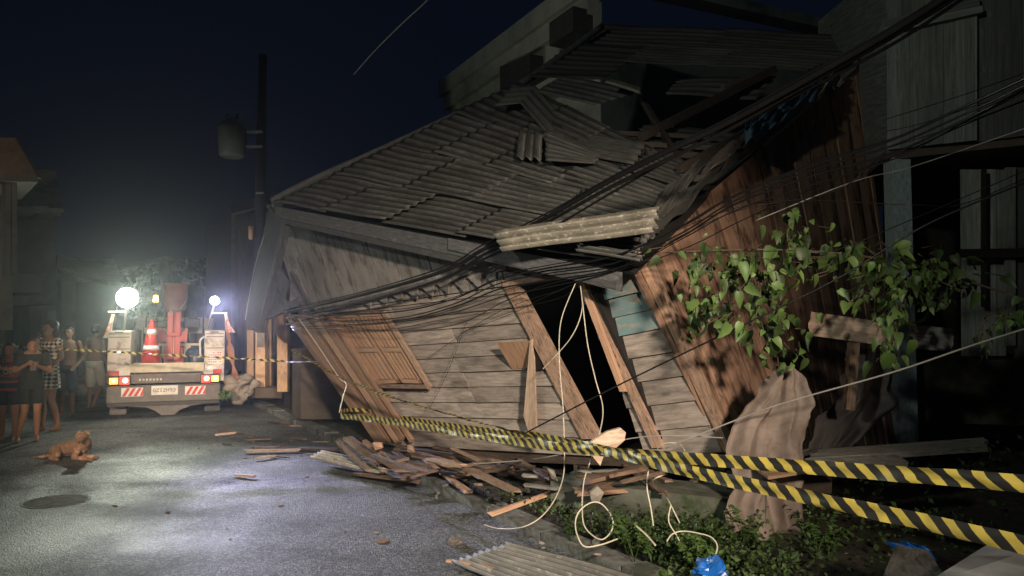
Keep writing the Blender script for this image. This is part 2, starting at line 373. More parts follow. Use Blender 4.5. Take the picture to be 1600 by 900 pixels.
# wall right of the door
c2 = [W(1012, 712), W(1132, 706), W(992, 405), W(900, 432)]
def sub(c, t0, t1): return [bil(c, 0, t0), bil(c, 1, t0), bil(c, 1, t1), bil(c, 0, t1)]
mb = MB(); clap(mb, sub(c2, 0, .62), 5, seg=1); mb.build('front_wall', M['clap'], house)
mb = MB(); clap(mb, sub(c2, .93, 1), 1, seg=1); mb.build('top_board', M['clap'], house)
mb = MB(); clap(mb, sub(c2, .62, .93), 3, seg=1); mb.build('painted_planks', M['teal'], house, label='planks with faded teal paint beside the doorway')
# dark core behind wall: floor, interior lining, rear wall
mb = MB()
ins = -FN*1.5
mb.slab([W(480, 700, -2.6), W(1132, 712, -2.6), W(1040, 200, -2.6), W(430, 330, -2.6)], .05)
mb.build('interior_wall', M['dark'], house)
mb = MB(); q = [W(600, 698, -.03), W(1132, 712, -.03)]; 
mb.hexa([q[0]+V((0, 0, -.12)), q[1]+V((0, 0, -.12)), q[1], q[0]]+[q[0]-FN*2.6+V((0, 0, -.12)), q[1]-FN*2.6+V((0, 0, -.12)), q[1]-FN*2.6, q[0]-FN*2.6])
mb.build('floor', M['darkwood'], house)
# left end wall of house (faces up the street)
mb = MB(); mb.slab([W(600, 694, -2.6), W(600, 694, -.03), W(462, 478, -.03), W(462, 478, -2.6)], .05); mb.build('end_wall', M['darkwood'], house)
# upper sheathing panel (vertical grey boards) above
mb = MB(); c = [W(470, 492, .05), W(850, 438, .05), W(850, 395, .05), W(418, 322, .05)]
k = 9
for i in range(k):
    s0, s1 = i/k, (i+1)/k-.004; q = [bil(c, s0, 0), bil(c, s1, 0), bil(c, s1, 1), bil(c, s0, 1)]
    mb.slab([x+FN*random.uniform(0, .012) for x in q], .02, rt(.85, 1.1))
mb.build('upper_panel', M['greyboard'], house)
# saw-tooth valance
mb = MB(); nT = 9
for i in range(nT):
    u0 = 556+(775-556)*i/nT; u1 = 556+(775-556)*(i+1)/nT; um = u1-2
    f = lambda u: 470+(420-470)*(u-556)/(775-556)
    h = 14+i*1.6
    A = W(u0, f(u0)-2, .1); B = W(u1, f(u1)-2, .1); C = W(um, f(um)+h, .12)
    D = (A+C)/2+FN*.012
    mb.hexa([A, C, B, A+(B-A)*.5]+[x-FN*.015 for x in (A, C, B, A+(B-A)*.5)], rt())
q = [W(545, 476, .1), W(790, 421, .1), W(790, 411, .1), W(545, 466, .1)]; mb.slab(q, .03, n=FN)
mb.build('valance', M['greyboard'], house)
# eave fascia boards
def fbeam(mb, p, q, ht, th, tone=1, n=FN, tap=1):
    a, b = V(p), V(q); mb.hexa([a-V((0, 0, ht)), b-V((0, 0, ht*tap)), b, a]+[x-n*th for x in (a-V((0, 0, ht)), b-V((0, 0, ht*tap)), b, a)], tone)
EO = .38
mb = MB()
e0, e1, e2 = W(430, 322, EO), W(740, 381, EO), W(968, 425, EO)
fbeam(mb, e0, e1, .16, .04, 1.0); fbeam(mb, W(700, 372, EO+.03), e2, .12, .04, 1.15, tap=1.4)
fbeam(mb, e0+V((0, 0, -.165)), e1+V((0, 0, -.165)), .07, .03, .7); fbeam(mb, W(745, 396, EO+.01), W(962, 441, EO+.01), .06, .035, .8)
mb.build('fascia_board', M['fascia'], house)
# soffit between fascia and wall
mb = MB(); mb.slab([W(432, 340, EO-.02), W(962, 436, EO-.02), W(975, 420, 0), W(430, 345, -.1)], .02, .6); mb.build('soffit', M['darkwood'], house)
# left drooping barge board
mb = MB()
A, B = W(419, 323, EO), W(440, 350, EO); C_, D_ = W(402, 540, .25), W(382, 522, .3)
mb.hexa([W(383, 500, .3), W(401, 520, .28), W(440, 345, EO), W(420, 322, EO)]+[x-FN*.04 for x in (W(383, 500, .3), W(401, 520, .28), W(440, 345, EO), W(420, 322, EO))], .5)
mb.hexa([W(401, 520, .28), W(407, 520, .26), W(446, 352, EO), W(440, 345, EO)]+[x-FN*.09 for x in (W(401, 520, .28), W(407, 520, .26), W(446, 352, EO), W(440, 345, EO))], .8)
mb.build('barge_board', M['fascia'], house)
# small gable pieces at the left end (triangle of boards)
mb = MB(); mb.slab([W(452, 478, .07), W(490, 490, .07), W(462, 420, .07), W(455, 425, .07)], .03, 1.2); mb.slab([W(404, 500, .02), W(440, 480, .02), W(452, 440, .02), W(425, 400, .02)], .03, .35)
mb.build('gable_panel', M['greyboard'], house)
mb = MB(); mb.beam(W(405, 500, .22), W(470, 470, .2), .05, .11, tone=.8); mb.beam(W(425, 430, .2), W(455, 490, .2), .04, .05); mb.beam(W(455, 425, .12), W(492, 492, .12), .04, .05)
mb.build('bracket', M['fascia'], house)
# orange bare studs at left edge
mb = MB()
studs = [(468, 494, 598, 690, 22), (486, 495, 612, 690, 9), (497, 495, 628, 690, 10), (510, 494, 636, 684, 8), (456, 494, 560, 640, 10), (478, 494, 606, 690, 8), (504, 494, 632, 688, 7), (516, 496, 602, 625, 9), (524, 496, 650, 688, 6)]
for (u0, v0, u1, v1, wpx) in studs:
    q = [W(u1-wpx/2, v1, .08), W(u1+wpx/2, v1, .08), W(u0+wpx/2, v0, .08), W(u0-wpx/2, v0, .08)]
    q = [x+FN*random.uniform(0, .05) for x in [V((0, 0, 0))] ] and q
    o = random.uniform(0, .06); q = [x+FN*o for x in q]; L_ = (q[3]-q[0]); 
    b0 = len(mb.v); mb.beam((q[0]+q[1])/2, (q[2]+q[3])/2, .05, (q[1]-q[0]).length*.62, up=fd, tone=rt(.55, 1.15))
mb.build('corner_studs', M['rawwood'], house, label='bare orange timber studs at the left end of the front')
# panelled shutters (leaning), each with frame and raised battens
def shutter(c, tone=1):
    f = MB(); f.slab(c, .04, tone, n=FN)
    o = f.build('shutter', M['rawwood'], house)
    g = MB()
    for (t0, t1) in ((.06, .42), (.5, .94)):
        for i in range(4):
            s0 = .1+.8*i/4; s1 = s0+.11
            q = [bil(c, s0, t0), bil(c, s1, t0), bil(c, s1, t1), bil(c, s0, t1)]; g.slab([x+FN*.025 for x in q], .024, tone*rt(1.0, 1.25), n=FN)
    for (s0, s1, t0, t1) in ((0, .07, 0, 1), (.93, 1, 0, 1), (0, 1, 0, .05), (0, 1, .95, 1), (0.07, .93, .43, .49)):
        q = [bil(c, s0, t0), bil(c, s1, t0), bil(c, s1, t1), bil(c, s0, t1)]; g.slab([x+FN*(.035) for x in q], .034, tone, n=FN)
    g.build('battens', M['rawwood'], o)
shutter([W(592, 600, .09), W(627, 598, .09), W(558, 490, .09), W(520, 492, .09)], .95)
shutter([W(632, 598, .09), W(662, 599, .09), W(596, 489, .09), W(562, 490, .09)], 1.0)
mb = MB(); mb.beam(W(600, 488, .13), W(672, 606, .13), .04, .06, up=fd, tone=1.15); mb.beam(W(585, 603, .12), W(668, 604, .12), .05, .05, tone=.6)
mb.beam(W(520, 500, .12), W(592, 606, .12), .04, .06, up=fd, tone=.6); mb.beam(W(500, 492, .1), W(604, 487, .1), .05, .06, tone=.55)
mb.build('window_frame', M['frame'], house)
# door frame
def wboard(mb, u0, v0, u1, v1, wpx0, wpx1, off, th=.08, tone=1):
    q = [W(u1-wpx1/2, v1, off), W(u1+wpx1/2, v1, off), W(u0+wpx0/2, v0, off), W(u0-wpx0/2, v0, off)]; mb.slab(q, th, tone, n=FN)
mb = MB(); wboard(mb, 795, 443, 922, 686, 22, 27, .07); mb.build('door_post', M['frame'], house)
mb = MB(); wboard(mb, 908, 432, 1026, 700, 12, 16, .07, tone=1.1); mb.build('door_post', M['frame'], house)
mb = MB(); wboard(mb, 905, 434, 972, 612, 9, 8, .13, .04, 1.25); mb.build('hanging_batten', M['rawwood'], house)
mb = MB(); mb.hexa([W(785, 448, .1), W(900, 434, .1), W(900, 428, .1), W(785, 438, .1)]+[W(785, 448, .02), W(900, 434, .02), W(900, 428, .02), W(785, 438, .02)]); mb.build('door_lintel', M['frame'], house)
# corner boards at right corner
mb = MB(); wboard(mb, 998, 400, 1138, 706, 20, 10, .05, .1, .8); wboard(mb, 984, 405, 1020, 480, 12, 14, .08, .04, .7); mb.build('corner_board', M['frame'], house)
# hole patch: torn panel with hanging splintered plank
mb = MB(); mb.slab([W(800, 577, .05), W(831, 574, .05), W(826, 533, .20), W(775, 535, .24)], .02, 1.0, n=FN)
mb.build('torn_board', M['rawwood'], house)
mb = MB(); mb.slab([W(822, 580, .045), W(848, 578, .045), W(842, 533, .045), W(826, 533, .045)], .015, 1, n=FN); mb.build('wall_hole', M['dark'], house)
mb = MB()
mb.slab([W(818, 650, .2), W(826, 676, .2), W(831, 530, .22), W(828, 532, .22)], .02, 1.1, n=FN)
mb.slab([W(826, 676, .205), W(838, 672, .205), W(834, 560, .215), W(829, 531, .225)], .02, .95, n=FN)
mb.build('splintered_plank', M['paleplank'], house, label='pale splintered plank hanging upright against the wall')
# side wall: leaning reddish boards
sT = [P(985, 405, 6.55), P(1132, 706, 6.0), P(1425, 700, 8.4), P(1340, 105, 9.2)]  # tl bl br tr
def SWp(s, t): return bil([sT[1], sT[2], sT[3], sT[0]], s, t)
SN = (sT[2]-sT[1]).cross(sT[0]-sT[1]).normalized()
mb = MB(); n_ = 15; s = 0
while s < 1:
    w_ = random.uniform(.055, .085); s1 = min(1, s+w_)
    # the top edge follows the sagging roof line
    q = [SWp(s, 0), SWp(s1-.003, 0), SWp(s1-.003, 1), SWp(s, 1)]; o = random.uniform(0, .03); o2 = random.uniform(0, .03)
    mb.hexa([q[0]+SN*o, q[1]+SN*o, q[2]+SN*o2, q[3]+SN*o2]+[x-SN*.03 for x in q], rt(.75, 1.1)); s = s1
for t in (.30, .66):
    pass
mb.build('side_wall', M['side'], house)
mb = MB(); mb.beam(SWp(.01, 0)+SN*.05, SWp(.01, 1)+SN*.05, .06, .05, up=SN, tone=1.3); mb.beam(SWp(.045, 0)+SN*.02, SWp(.05, .9)+SN*.03, .05, .02, up=SN, tone=.5); mb.build('side_trim', M['rawwood'], house)
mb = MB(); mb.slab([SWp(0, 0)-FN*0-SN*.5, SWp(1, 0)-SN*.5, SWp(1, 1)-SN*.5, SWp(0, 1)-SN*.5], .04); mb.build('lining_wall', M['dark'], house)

# ---- roof
def corr(mb, c, ncor, amp=.018, th=.004, nu=14, wob=.02, tone=1., seed=0, ragged=0.0, jitter_end=0):
    n = (c[1]-c[0]).cross(c[3]-c[0]).normalized()
    Lx = (c[1]-c[0]).length; Ly = (c[3]-c[0]).length
    def fn(a, b):
        s = a
        if ragged: s = a + ((a > .5)*2-1)*ragged*(abs(a-.5)*2)**6*noise.noise(V((seed*3.1+a*2, b*9, 1)))
        p = bil(c, s, b); w = wob*noise.noise(V((a*Lx*.8+seed*7.3, b*Ly*.9, seed)))*2
        return p+n*(amp*math.sin(b*ncor*2*math.pi)+w)
    def groove_shade(a, b):                       # shading painted into the tone: darker valleys, lighter crests
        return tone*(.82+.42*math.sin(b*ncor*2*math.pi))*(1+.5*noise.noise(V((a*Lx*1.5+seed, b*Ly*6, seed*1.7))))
    mb.grid(fn, nu, ncor*8, th, True, groove_shade, n, uvs=(Lx, Ly))
rA, rB, rC, rD = W(428, 318, EO), W(985, 414, EO), P(1115, 280, 7.3), P(812, 133, 10.3)
rc = [rA, rB, rC, rD]; RN = (rB-rA).cross(rD-rA).normalized()
if RN.z < 0: RN = -RN
rows = [(0, .27), (.25, .52), (.50, .77), (.75, 1.0)]
for ri, (t0, t1) in enumerate(rows):
    cuts = [0, .22, .44, .66, .84, 1.0] if ri % 2 == 0 else [0, .33, .55, .78, 1.0]
    cuts = [cc*(1 if ri < 3 else 1) for cc in cuts]
    for i in range(len(cuts)-1):
        s0, s1 = cuts[i]-.01*(i > 0), cuts[i+1]+.01
        if s1 > 1: s1 = 1
        lift = .012*ri+random.uniform(0, .03)+.01*(i % 2)
        sag = random.uniform(-.05, .03)
        q = [bil(rc, s0, t0), bil(rc, s1, t0), bil(rc, s1, t1), bil(rc, s0, t1)]
        q = [x+RN*(lift+random.uniform(-.02, .03)) for x in q]
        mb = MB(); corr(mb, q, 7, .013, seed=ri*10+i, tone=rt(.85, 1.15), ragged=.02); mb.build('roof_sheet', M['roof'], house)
# roof underside deck so nothing shows through
mb = MB(); mb.slab([x-RN*.09 for x in rc], .03); mb.build('roof_deck', M['dark'], house)
# ridge lip curling over at the torn edge
def lip(a, b):
    pts = [(800, 140, 10.0), (838, 137, 9.9), (885, 190, 9.2), (930, 214, 8.6), (1010, 228, 8.0)]
    x = a*(len(pts)-1); i = min(int(x), len(pts)-2); f_ = x-i
    p = P(*pts[i])*(1-f_)+P(*pts[i+1])*f_
    return p+V((-.25, -.45, -.42))*b*(1-.2*a)*(.9)+RN*(.018*math.sin(b*22)+.03)
mb = MB(); mb.grid(lip, 24, 30, .005, True, n=RN, uvs=(3, 1)); mb.build('curled_roof_sheet', M['roof'], house)
# hip caps on the left slope edge
mb = MB(); mb.tube(catmull([W(424, 314, EO), P(500, 276, 11), P(600, 232, 10.9), P(720, 176, 10.7), P(815, 130, 10.4), P(940, 42, 11.6)]), .055, 8); mb.build('hip_cap', M['fascia'], house)
# rear slope beyond the hip
mb = MB(); A = W(428, 312, EO); B = P(812, 128, 10.5); C = B+V((-1.2, 3.5, -2.6)); D = A+V((-1.0, 2.2, -.6)); mb.slab([D, C, B, A], .03, n=V((-.5, .3, .8)).normalized()); 
mb.build('rear_roof', M['roofdk'], house)
# upper broken roof
uc = [P(812, 138, 10.2), P(1190, 150, 9.4), P(1392, 62, 10.4), P(940, 38, 12.2)]
UN = (uc[1]-uc[0]).cross(uc[3]-uc[0]).normalized()
for i, (s0, s1, t0, t1) in enumerate([(0, .5, .55, 1), (.48, 1, .62, 1), (.0, .32, .1, .58), (.3, .66, .35, .64), (.64, 1, .32, .66)]):
    q = [bil(uc, s0, t0), bil(uc, s1, t0), bil(uc, s1, t1), bil(uc, s0, t1)]; q = [x+UN*(.02*i+random.uniform(0, .04)) for x in q]
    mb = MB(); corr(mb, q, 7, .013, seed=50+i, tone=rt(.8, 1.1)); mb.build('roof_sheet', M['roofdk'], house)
# sheet that lifted at the hole
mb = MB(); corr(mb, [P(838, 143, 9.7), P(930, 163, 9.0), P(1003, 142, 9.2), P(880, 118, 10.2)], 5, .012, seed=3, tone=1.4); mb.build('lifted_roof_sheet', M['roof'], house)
mb = MB(); corr(mb, [P(945, 130, 9.0), P(1000, 147, 8.8), P(1002, 138, 8.9), P(955, 124, 9.1)], 1, .01, seed=5); mb.build('bent_flashing', M['roofpale'], house)
# folded sheet sticking up on the roof
mb = MB(); corr(mb, [P(848, 208, 8.7), P(846, 250, 8.35), P(806, 247, 8.5), P(812, 204, 8.85)], 3, .03, seed=8, tone=1.4, wob=.01); mb.build('folded_roof_sheet', M['roof'], house)
mb = MB(); corr(mb, [P(852, 250, 8.2), P(925, 256, 7.9), P(940, 240, 8.1), P(850, 200, 8.7)], 6, .016, seed=9, tone=1.1, ragged=.06); mb.build('folded_roof_sheet', M['roof'], house)
for i, q in enumerate([[(893, 226, 8.6), (1118, 262, 7.5), (1130, 238, 7.9), (905, 206, 8.9)], [(985, 214, 8.5), (1140, 240, 7.8), (1175, 212, 8.3), (1010, 196, 8.9)], [(1040, 150, 9.2), (1185, 150, 9.2), (1215, 112, 9.7), (1060, 128, 9.7)]]):
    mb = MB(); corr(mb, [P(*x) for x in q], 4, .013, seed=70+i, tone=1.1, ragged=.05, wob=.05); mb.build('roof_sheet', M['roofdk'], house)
# rafters and battens seen in the hole and along the torn right edge
mb = MB()
for (a, b_, w_, h_, t) in [((1000, 215, 8.2), (1210, 108, 9.6), .07, .1, .9), ((900, 205, 8.9), (1110, 215, 8.0), .05, .05, 1), ((930, 222, 8.5), (1120, 232, 7.7), .05, .05, 1.2), ((880, 232, 8.7), (1100, 245, 7.5), .04, .05, 1),
                         ((1130, 140, 9.2), (1195, 112, 9.6), .06, .1, 1.6), ((1060, 265, 7.3), (1250, 160, 8.6), .06, .08, .8), ((1000, 150, 9.6), (1060, 250, 7.6), .05, .08, .6)]:
    mb.beam(P(*a), P(*b_), w_, h_, tone=t)
mb.build('rafters', M['darkwood'], house)
# torn verge along top of side wall: crumpled dark sheets and a bluish tarp
mb = MB()
def verg(a, b):
    p0 = P(990, 395, 6.3)*(1-a)+P(1330, 95, 9.0)*a; p1 = P(1040, 290, 6.9)*(1-a)+P(1385, 55, 9.6)*a
    q = p0*(1-b)+p1*b; return q+V((0, -.06, .05))*(noise.noise(V((a*14, b*5, 2)))*2.2)
mb.grid(verg, 60, 12, .01, False, n=V((.3, -.7, .6)).normalized(), tone=.9, uvs=(5, 1)); mb.build('torn_edge_sheet', M['roofdk'], house)
mb = MB()
def verg2(a, b):
    p0 = P(1080, 285, 6.9)*(1-a)+P(1315, 130, 8.8)*a; p1 = P(1110, 250, 6.95)*(1-a)+P(1300, 112, 8.8)*a
    q = p0*(1-b)+p1*b; return q+V((0, -.10, .05))*(noise.noise(V((a*11, b*4, 7)))*1.6)+V((0, -.1, 0))
mb.grid(verg2, 50, 8, .008, False, n=V((.3, -.7, .6)).normalized(), uvs=(4, 1)); mb.build('torn_lining', M['greyboard'], house)
mt = mat('bluish_tarp', (.06, .11, .16), (.03, .06, .09), 5, rough=.6, bump=.6, tone=False)
mb = MB()
def verg3(a, b):
    p0 = P(1150, 238, 7.4)*(1-a)+P(1262, 165, 8.3)*a; p1 = P(1150, 205, 7.6)*(1-a)+P(1270, 132, 8.5)*a
    q = p0*(1-b)+p1*b; return q+V((0, -.10, .05))*(noise.noise(V((a*9, b*4, 17)))*1.8)+V((0, -.3, 0))
mb.grid(verg3, 40, 10, .008, False, n=V((.3, -.7, .6)).normalized()); 
tag(mb.build('tarp', mt), 'small bluish tarp caught on the torn right edge of the roof', 'tarp')
# pale loose sheet lying on the eave
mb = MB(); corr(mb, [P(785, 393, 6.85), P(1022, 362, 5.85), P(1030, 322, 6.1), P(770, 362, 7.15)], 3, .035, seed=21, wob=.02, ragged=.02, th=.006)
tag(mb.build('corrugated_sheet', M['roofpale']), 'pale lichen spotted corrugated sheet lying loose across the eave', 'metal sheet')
mb = MB(); corr(mb, [P(900, 392, 6.45), P(1000, 408, 6.0), P(1006, 396, 6.05), P(905, 378, 6.5)], 2, .02, seed=22, tone=1.1)
tag(mb.build('corrugated_sheet', M['roof']), 'dark bent sheet end poking out under the pale loose sheet at the eave', 'metal sheet')
# plinth beams / posts holding floor
mb = MB()
for u, v in ((640, 705), (740, 720), (905, 735), (1010, 735), (1120, 740)):
    p = W(u, 700, -.12); mb.beam(V((p.x, p.y, -.1)), p, .12, .12, tone=.8)
mb.build('floor_posts', M['darkwood'], house)

# ================================================================ BUILDINGS AROUND
# pale plastered building behind
Hc = 8.4
p0 = V((P(940, 300, 14).x, 14, 0)); p1 = V((P(715, 300, 20).x, 20, 0)); p2 = V((P(1310, 300, 16.6).x, 16.6, 0)); p3 = p1+p2-p0
fdir = (p1-p0).normalized(); fnrm = V((fdir.y, -fdir.x, 0)); fnrm = fnrm if fnrm.y < 0 else -fnrm
if fnrm.x > 0: fnrm = -fnrm
rdir = (p2-p0).normalized(); rnrm = V((rdir.y, -rdir.x, 0))
bld = empty('plaster_building', (p0+p3)/2, 'pale plastered building with stepped cornice rising behind the broken roof', 'building')
def Z(p, z): return V((p.x, p.y, z))
mb = MB(); mb.hexa([Z(p0, 0), Z(p2, 0), Z(p2, Hc-.9), Z(p0, Hc-.9), Z(p1, 0), Z(p3, 0), Z(p3, Hc-.9), Z(p1, Hc-.9)]); mb.build('wall', M['greenwall'], bld)
mb = MB(); a0, a1 = p0+fnrm*.02, p1+fnrm*.02
mb.hexa([Z(a1, 0), Z(a0, 0), Z(a0, Hc-.5), Z(a1, Hc-.5), Z(a1-fnrm*.05, 0), Z(a0-fnrm*.05, 0), Z(a0-fnrm*.05, Hc-.5), Z(a1-fnrm*.05, Hc-.5)]); mb.build('street_wall', M['concrete'], bld)
for i, (o, z0, z1) in enumerate([(.42, Hc-.42, Hc), (.30, Hc-.80, Hc-.42), (.16, Hc-1.3, Hc-.8)]):
    mb = MB(); a0, a1 = p0+fnrm*o, p1+fnrm*o+fdir*o
    mb.hexa([Z(a1, z0), Z(a0, z0), Z(a0, z1), Z(a1, z1), Z(a1-fnrm*(o-.03), z0), Z(a0-fnrm*(o-.03), z0), Z(a0-fnrm*(o-.03), z1), Z(a1-fnrm*(o-.03), z1)])
    mb.build('cornice', M['concrete'], bld)
mb = MB(); a0, a2 = p0-rdir*.4, p2+rdir*.4; o = rnrm*.35
mb.hexa([Z(a0+o, Hc-.2), Z(a2+o, Hc-.2), Z(a2+o, Hc+.02), Z(a0+o, Hc+.02), Z(a0-o*.2, Hc-.2), Z(a2-o*.2, Hc-.2), Z(a2-o*.2, Hc+.02), Z(a0-o*.2, Hc+.02)]); mb.build('roof_edge', M['greenwall'], bld)
def bwin(t0, t1, z0, z1):
    a0, a1 = p0+fdir*t0+fnrm*.05, p0+fdir*t1+fnrm*.05
    fr = MB(); fr.hexa([Z(a1, z0-.06), Z(a0, z0-.06), Z(a0, z1+.06), Z(a1, z1+.06), Z(a1-fnrm*.03, z0-.06), Z(a0-fnrm*.03, z0-.06), Z(a0-fnrm*.03, z1+.06), Z(a1-fnrm*.03, z1+.06)])
    o = fr.build('window', M['concrete'], bld)
    pn = MB(); b0, b1 = a0+fnrm*.01, a1+fnrm*.01; pn.hexa([Z(b1, z0), Z(b0, z0), Z(b0, z1), Z(b1, z1), Z(b1-fnrm*.02, z0), Z(b0-fnrm*.02, z0), Z(b0-fnrm*.02, z1), Z(b1-fnrm*.02, z1)])
    pn.build('pane', M['dark'], o)
mb = MB(); a0, a1 = p0+fdir*1.9, p0+fdir*3.3; o = fnrm*.5
mb.hexa([Z(a1+o, 6.3), Z(a0+o, 6.3), Z(a0+o, 7.42), Z(a1+o, 7.58), Z(a1, 6.3), Z(a0, 6.3), Z(a0, 7.42), Z(a1, 7.58)]); mb.build('dark_box', M['roofdk'], bld)
bwin(4.2, 5.2, 4.4, 5.6)
mb = MB(); a0, a1 = p0+fdir*.02, p0+fdir*.9; o = fnrm*.62
mb.hexa([Z(a1+o, 7.22), Z(a0+o, 7.22), Z(a0+o, 7.7), Z(a1+o, 7.7), Z(a1, 7.22), Z(a0, 7.22), Z(a0, 7.7), Z(a1, 7.7)]); mb.build('dark_box', M['roofdk'], bld)
mb = MB(); a0, a1 = p0+fdir*.0, p0+fdir*3.2; o = fnrm*.7
mb.hexa([Z(a1+o, 6.42), Z(a0+o, 6.42), Z(a0+o, 6.52), Z(a1+o, 6.52), Z(a1, 6.42), Z(a0, 6.42), Z(a0, 6.52), Z(a1, 6.52)]); mb.build('ledge', M['concrete'], bld)

# right-hand board house
rh = empty('board_house', (5.2, 9.0, 0), 'dark two storey board house on posts at the right edge', 'house')
def vboards(c, n, m, parent, name, th=.03, lo=.65, hi=1.15):
    mb = MB(); nn = (c[1]-c[0]).cross(c[3]-c[0]).normalized()
    s = 0
    while s < 1:
        s1 = min(1, s+random.uniform(.7, 1.3)/n); q = [bil(c, s, 0), bil(c, s1-.002, 0), bil(c, s1-.002, 1), bil(c, s, 1)]; o = nn*random.uniform(0, .02)
        mb.slab([x+o for x in q], th, rt(lo, hi), n=nn); s = s1
    return mb.build(name, m, parent)
vboards([P(1386, 234, 8), P(1527, 219, 7.55), P(1527, 24, 7.55), P(1386, 52, 8)], 8, M['greenboard'], rh, 'upper_wall')
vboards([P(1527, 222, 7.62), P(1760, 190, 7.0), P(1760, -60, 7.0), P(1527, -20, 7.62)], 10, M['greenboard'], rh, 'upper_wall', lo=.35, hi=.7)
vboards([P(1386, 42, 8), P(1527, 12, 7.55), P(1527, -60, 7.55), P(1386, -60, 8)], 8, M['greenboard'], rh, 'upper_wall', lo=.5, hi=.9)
mb = MB(); mb.beam(P(1382, 50, 7.95), P(1535, 16, 7.5), .09, .07, tone=1); mb.beam(P(1382, 40, 7.97), P(1530, 3, 7.52), .05, .1, tone=.5); mb.build('cover_strip', M['greenboard'], rh)
mb = MB(); mb.hexa([P(1383, 250, 8.05), P(1800, 205, 7.0), P(1800, 190, 7.0), P(1383, 236, 8.05)]+[x+V((.8, 3.5, 0)) for x in (P(1383, 250, 8.05), P(1800, 205, 7.0), P(1800, 190, 7.0), P(1383, 236, 8.05))]); mb.build('upper_floor', M['darkwood'], rh)
mb = MB(); q = P(1386, 240, 8); mb.hexa([P(1386, 238, 8.03), q+V((.8, 3.6, 0)), q+V((.8, 3.6, 3)), P(1386, -60, 8.03)]+[x+V((.03, 0, 0)) for x in (P(1386, 238, 8.03), q+V((.8, 3.6, 0)), q+V((.8, 3.6, 3)), P(1386, -60, 8.03))]); mb.build('end_wall', M['greenboard'], rh)
mb = MB(); a, b = P(1401, 249, 8.1), P(1404, 600, 8.1); mb.beam(V((a.x, a.y, 0)), a, .2, .2); mb.build('post', M['post'], rh)
vboards([P(1502, 556, 8.2), P(1572, 556, 8.0), P(1572, 265, 8.0), P(1500, 265, 8.2)], 4, M['greenboard'], rh, 'lower_wall', lo=.8, hi=1.2)
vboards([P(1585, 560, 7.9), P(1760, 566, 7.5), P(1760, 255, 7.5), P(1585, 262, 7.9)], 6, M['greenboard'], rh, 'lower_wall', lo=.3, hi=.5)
mb = MB(); mb.beam(P(1500, 396, 7.9), P(1700, 394, 7.5), .05, .09); mb.beam(P(1537, 265, 7.95), P(1537, 480, 7.95), .04, .04); mb.build('rail', M['dark'], rh)
mb = MB(); mb.beam(P(1578, 262, 7.85), P(1578, 540, 7.85), .05, .09, up=V((1, 0, 0)), tone=1.0); mb.build('trim', M['greenboard'], rh)
mb = MB(); mb.slab([P(1380, 640, 11.3), P(1800, 640, 10), P(1800, 200, 10), P(1380, 200, 11.3)], .05); mb.build('rear_wall', M['dark'], rh)
mb = MB(); mb.hexa([P(1420, 660, 8.3), P(1800, 670, 7.3), P(1800, 565, 7.3), P(1420, 560, 8.3)]+[x+V((.5, 2, 0)) for x in (P(1420, 660, 8.3), P(1800, 670, 7.3), P(1800, 565, 7.3), P(1420, 560, 8.3))]); mb.build('base', M['soil'], rh)

# left-hand houses
def pbox(mb, u0, v0, u1, v1, d, dep, tone=1.):
    q = [P(u0, v1, d), P(u1, v1, d), P(u1, v0, d), P(u0, v0, d)]
    r = V((q[0].x, q[0].y, 0)).normalized()*dep+V((-.35*dep, 0, 0))
    return mb.hexa(q+[x+r for x in q], tone)
M['lwall'] = mat('grey_house_plaster', (.23, .22, .20), (.17, .165, .15), 2, rough=.9, bump=.15, tone=False, c3=(.12, .12, .11), s3=1)
M['lroof'] = mat('brown_eave_tiles', (.34, .25, .17), (.22, .155, .10), 4, rough=.9, bump=.4, tone=False)
M['bluedoor'] = mat('blue_metal_door', (.02, .07, .16), (.015, .05, .12), 3, rough=.6, bump=.1, tone=False)
M['lhwall'] = mat('dim_plaster', (.16, .15, .14), (.12, .115, .11), 2, rough=.9, tone=False)
lh = empty('street_house', V((-10.5, 14, 0)), 'dim house at the left edge with brown eave and square posts', 'house')
mb = MB(); q = [P(-260, 274, 12.8), P(58, 276, 12.8), P(24, 215, 13.2), P(-200, 213, 13.2)]; mb.slab(q, .12, n=V((0, -1, .1))); mb.build('eave', M['lroof'], lh)
mb = MB(); mb.hexa([P(-260, 281, 12.8), P(60, 284, 12.8), P(60, 276, 12.8), P(-260, 272, 12.8)]+[x+V((-1.5, 1.8, 0)) for x in (P(-260, 281, 12.8), P(60, 284, 12.8), P(60, 276, 12.8), P(-260, 272, 12.8))]); mb.build('ceiling', M['lwall'], lh)
for u0, u1 in ((9, 17), (19, 27)):
    mb = MB(); pbox(mb, u0, 282, u1, 430, 12.9, .2); mb.build('post', M['lwall'], lh)
mb = MB(); pbox(mb, -260, 282, 8, 640, 14.2, 3); mb.build('wall', M['lhwall'], lh)
mb = MB(); pbox(mb, -260, 430, 20, 516, 13.2, .6); mb.build('balcony_wall', M['lwall'], lh)
lh2 = empty('street_house', V((-10.5, 16.5, 0)), 'unlit narrow house with blue shutter door beyond the left edge house', 'house')
mb = MB(); pbox(mb, 24, 322, 76, 328, 15.0, 1.5); mb.slab([P(24, 322, 15.0), P(98, 326, 15.4), P(86, 266, 17), P(40, 262, 17)], .1, n=V((0, -.5, .8))); mb.build('roof', M['lwall'], lh2)
mb = MB(); pbox(mb, 60, 330, 96, 336, 15.6, .8); mb.build('ledge', M['lwall'], lh2)
mb = MB(); pbox(mb, 22, 335, 88, 640, 16.2, 4); mb.build('wall', M['lhwall'], lh2)
mb = MB(); pbox(mb, 20, 428, 70, 458, 15.2, .8); mb.build('balcony_wall', M['lwall'], lh2)
mb = MB(); pbox(mb, 20, 462, 88, 476, 15.3, .8); mb.build('lintel', M['lwall'], lh2)
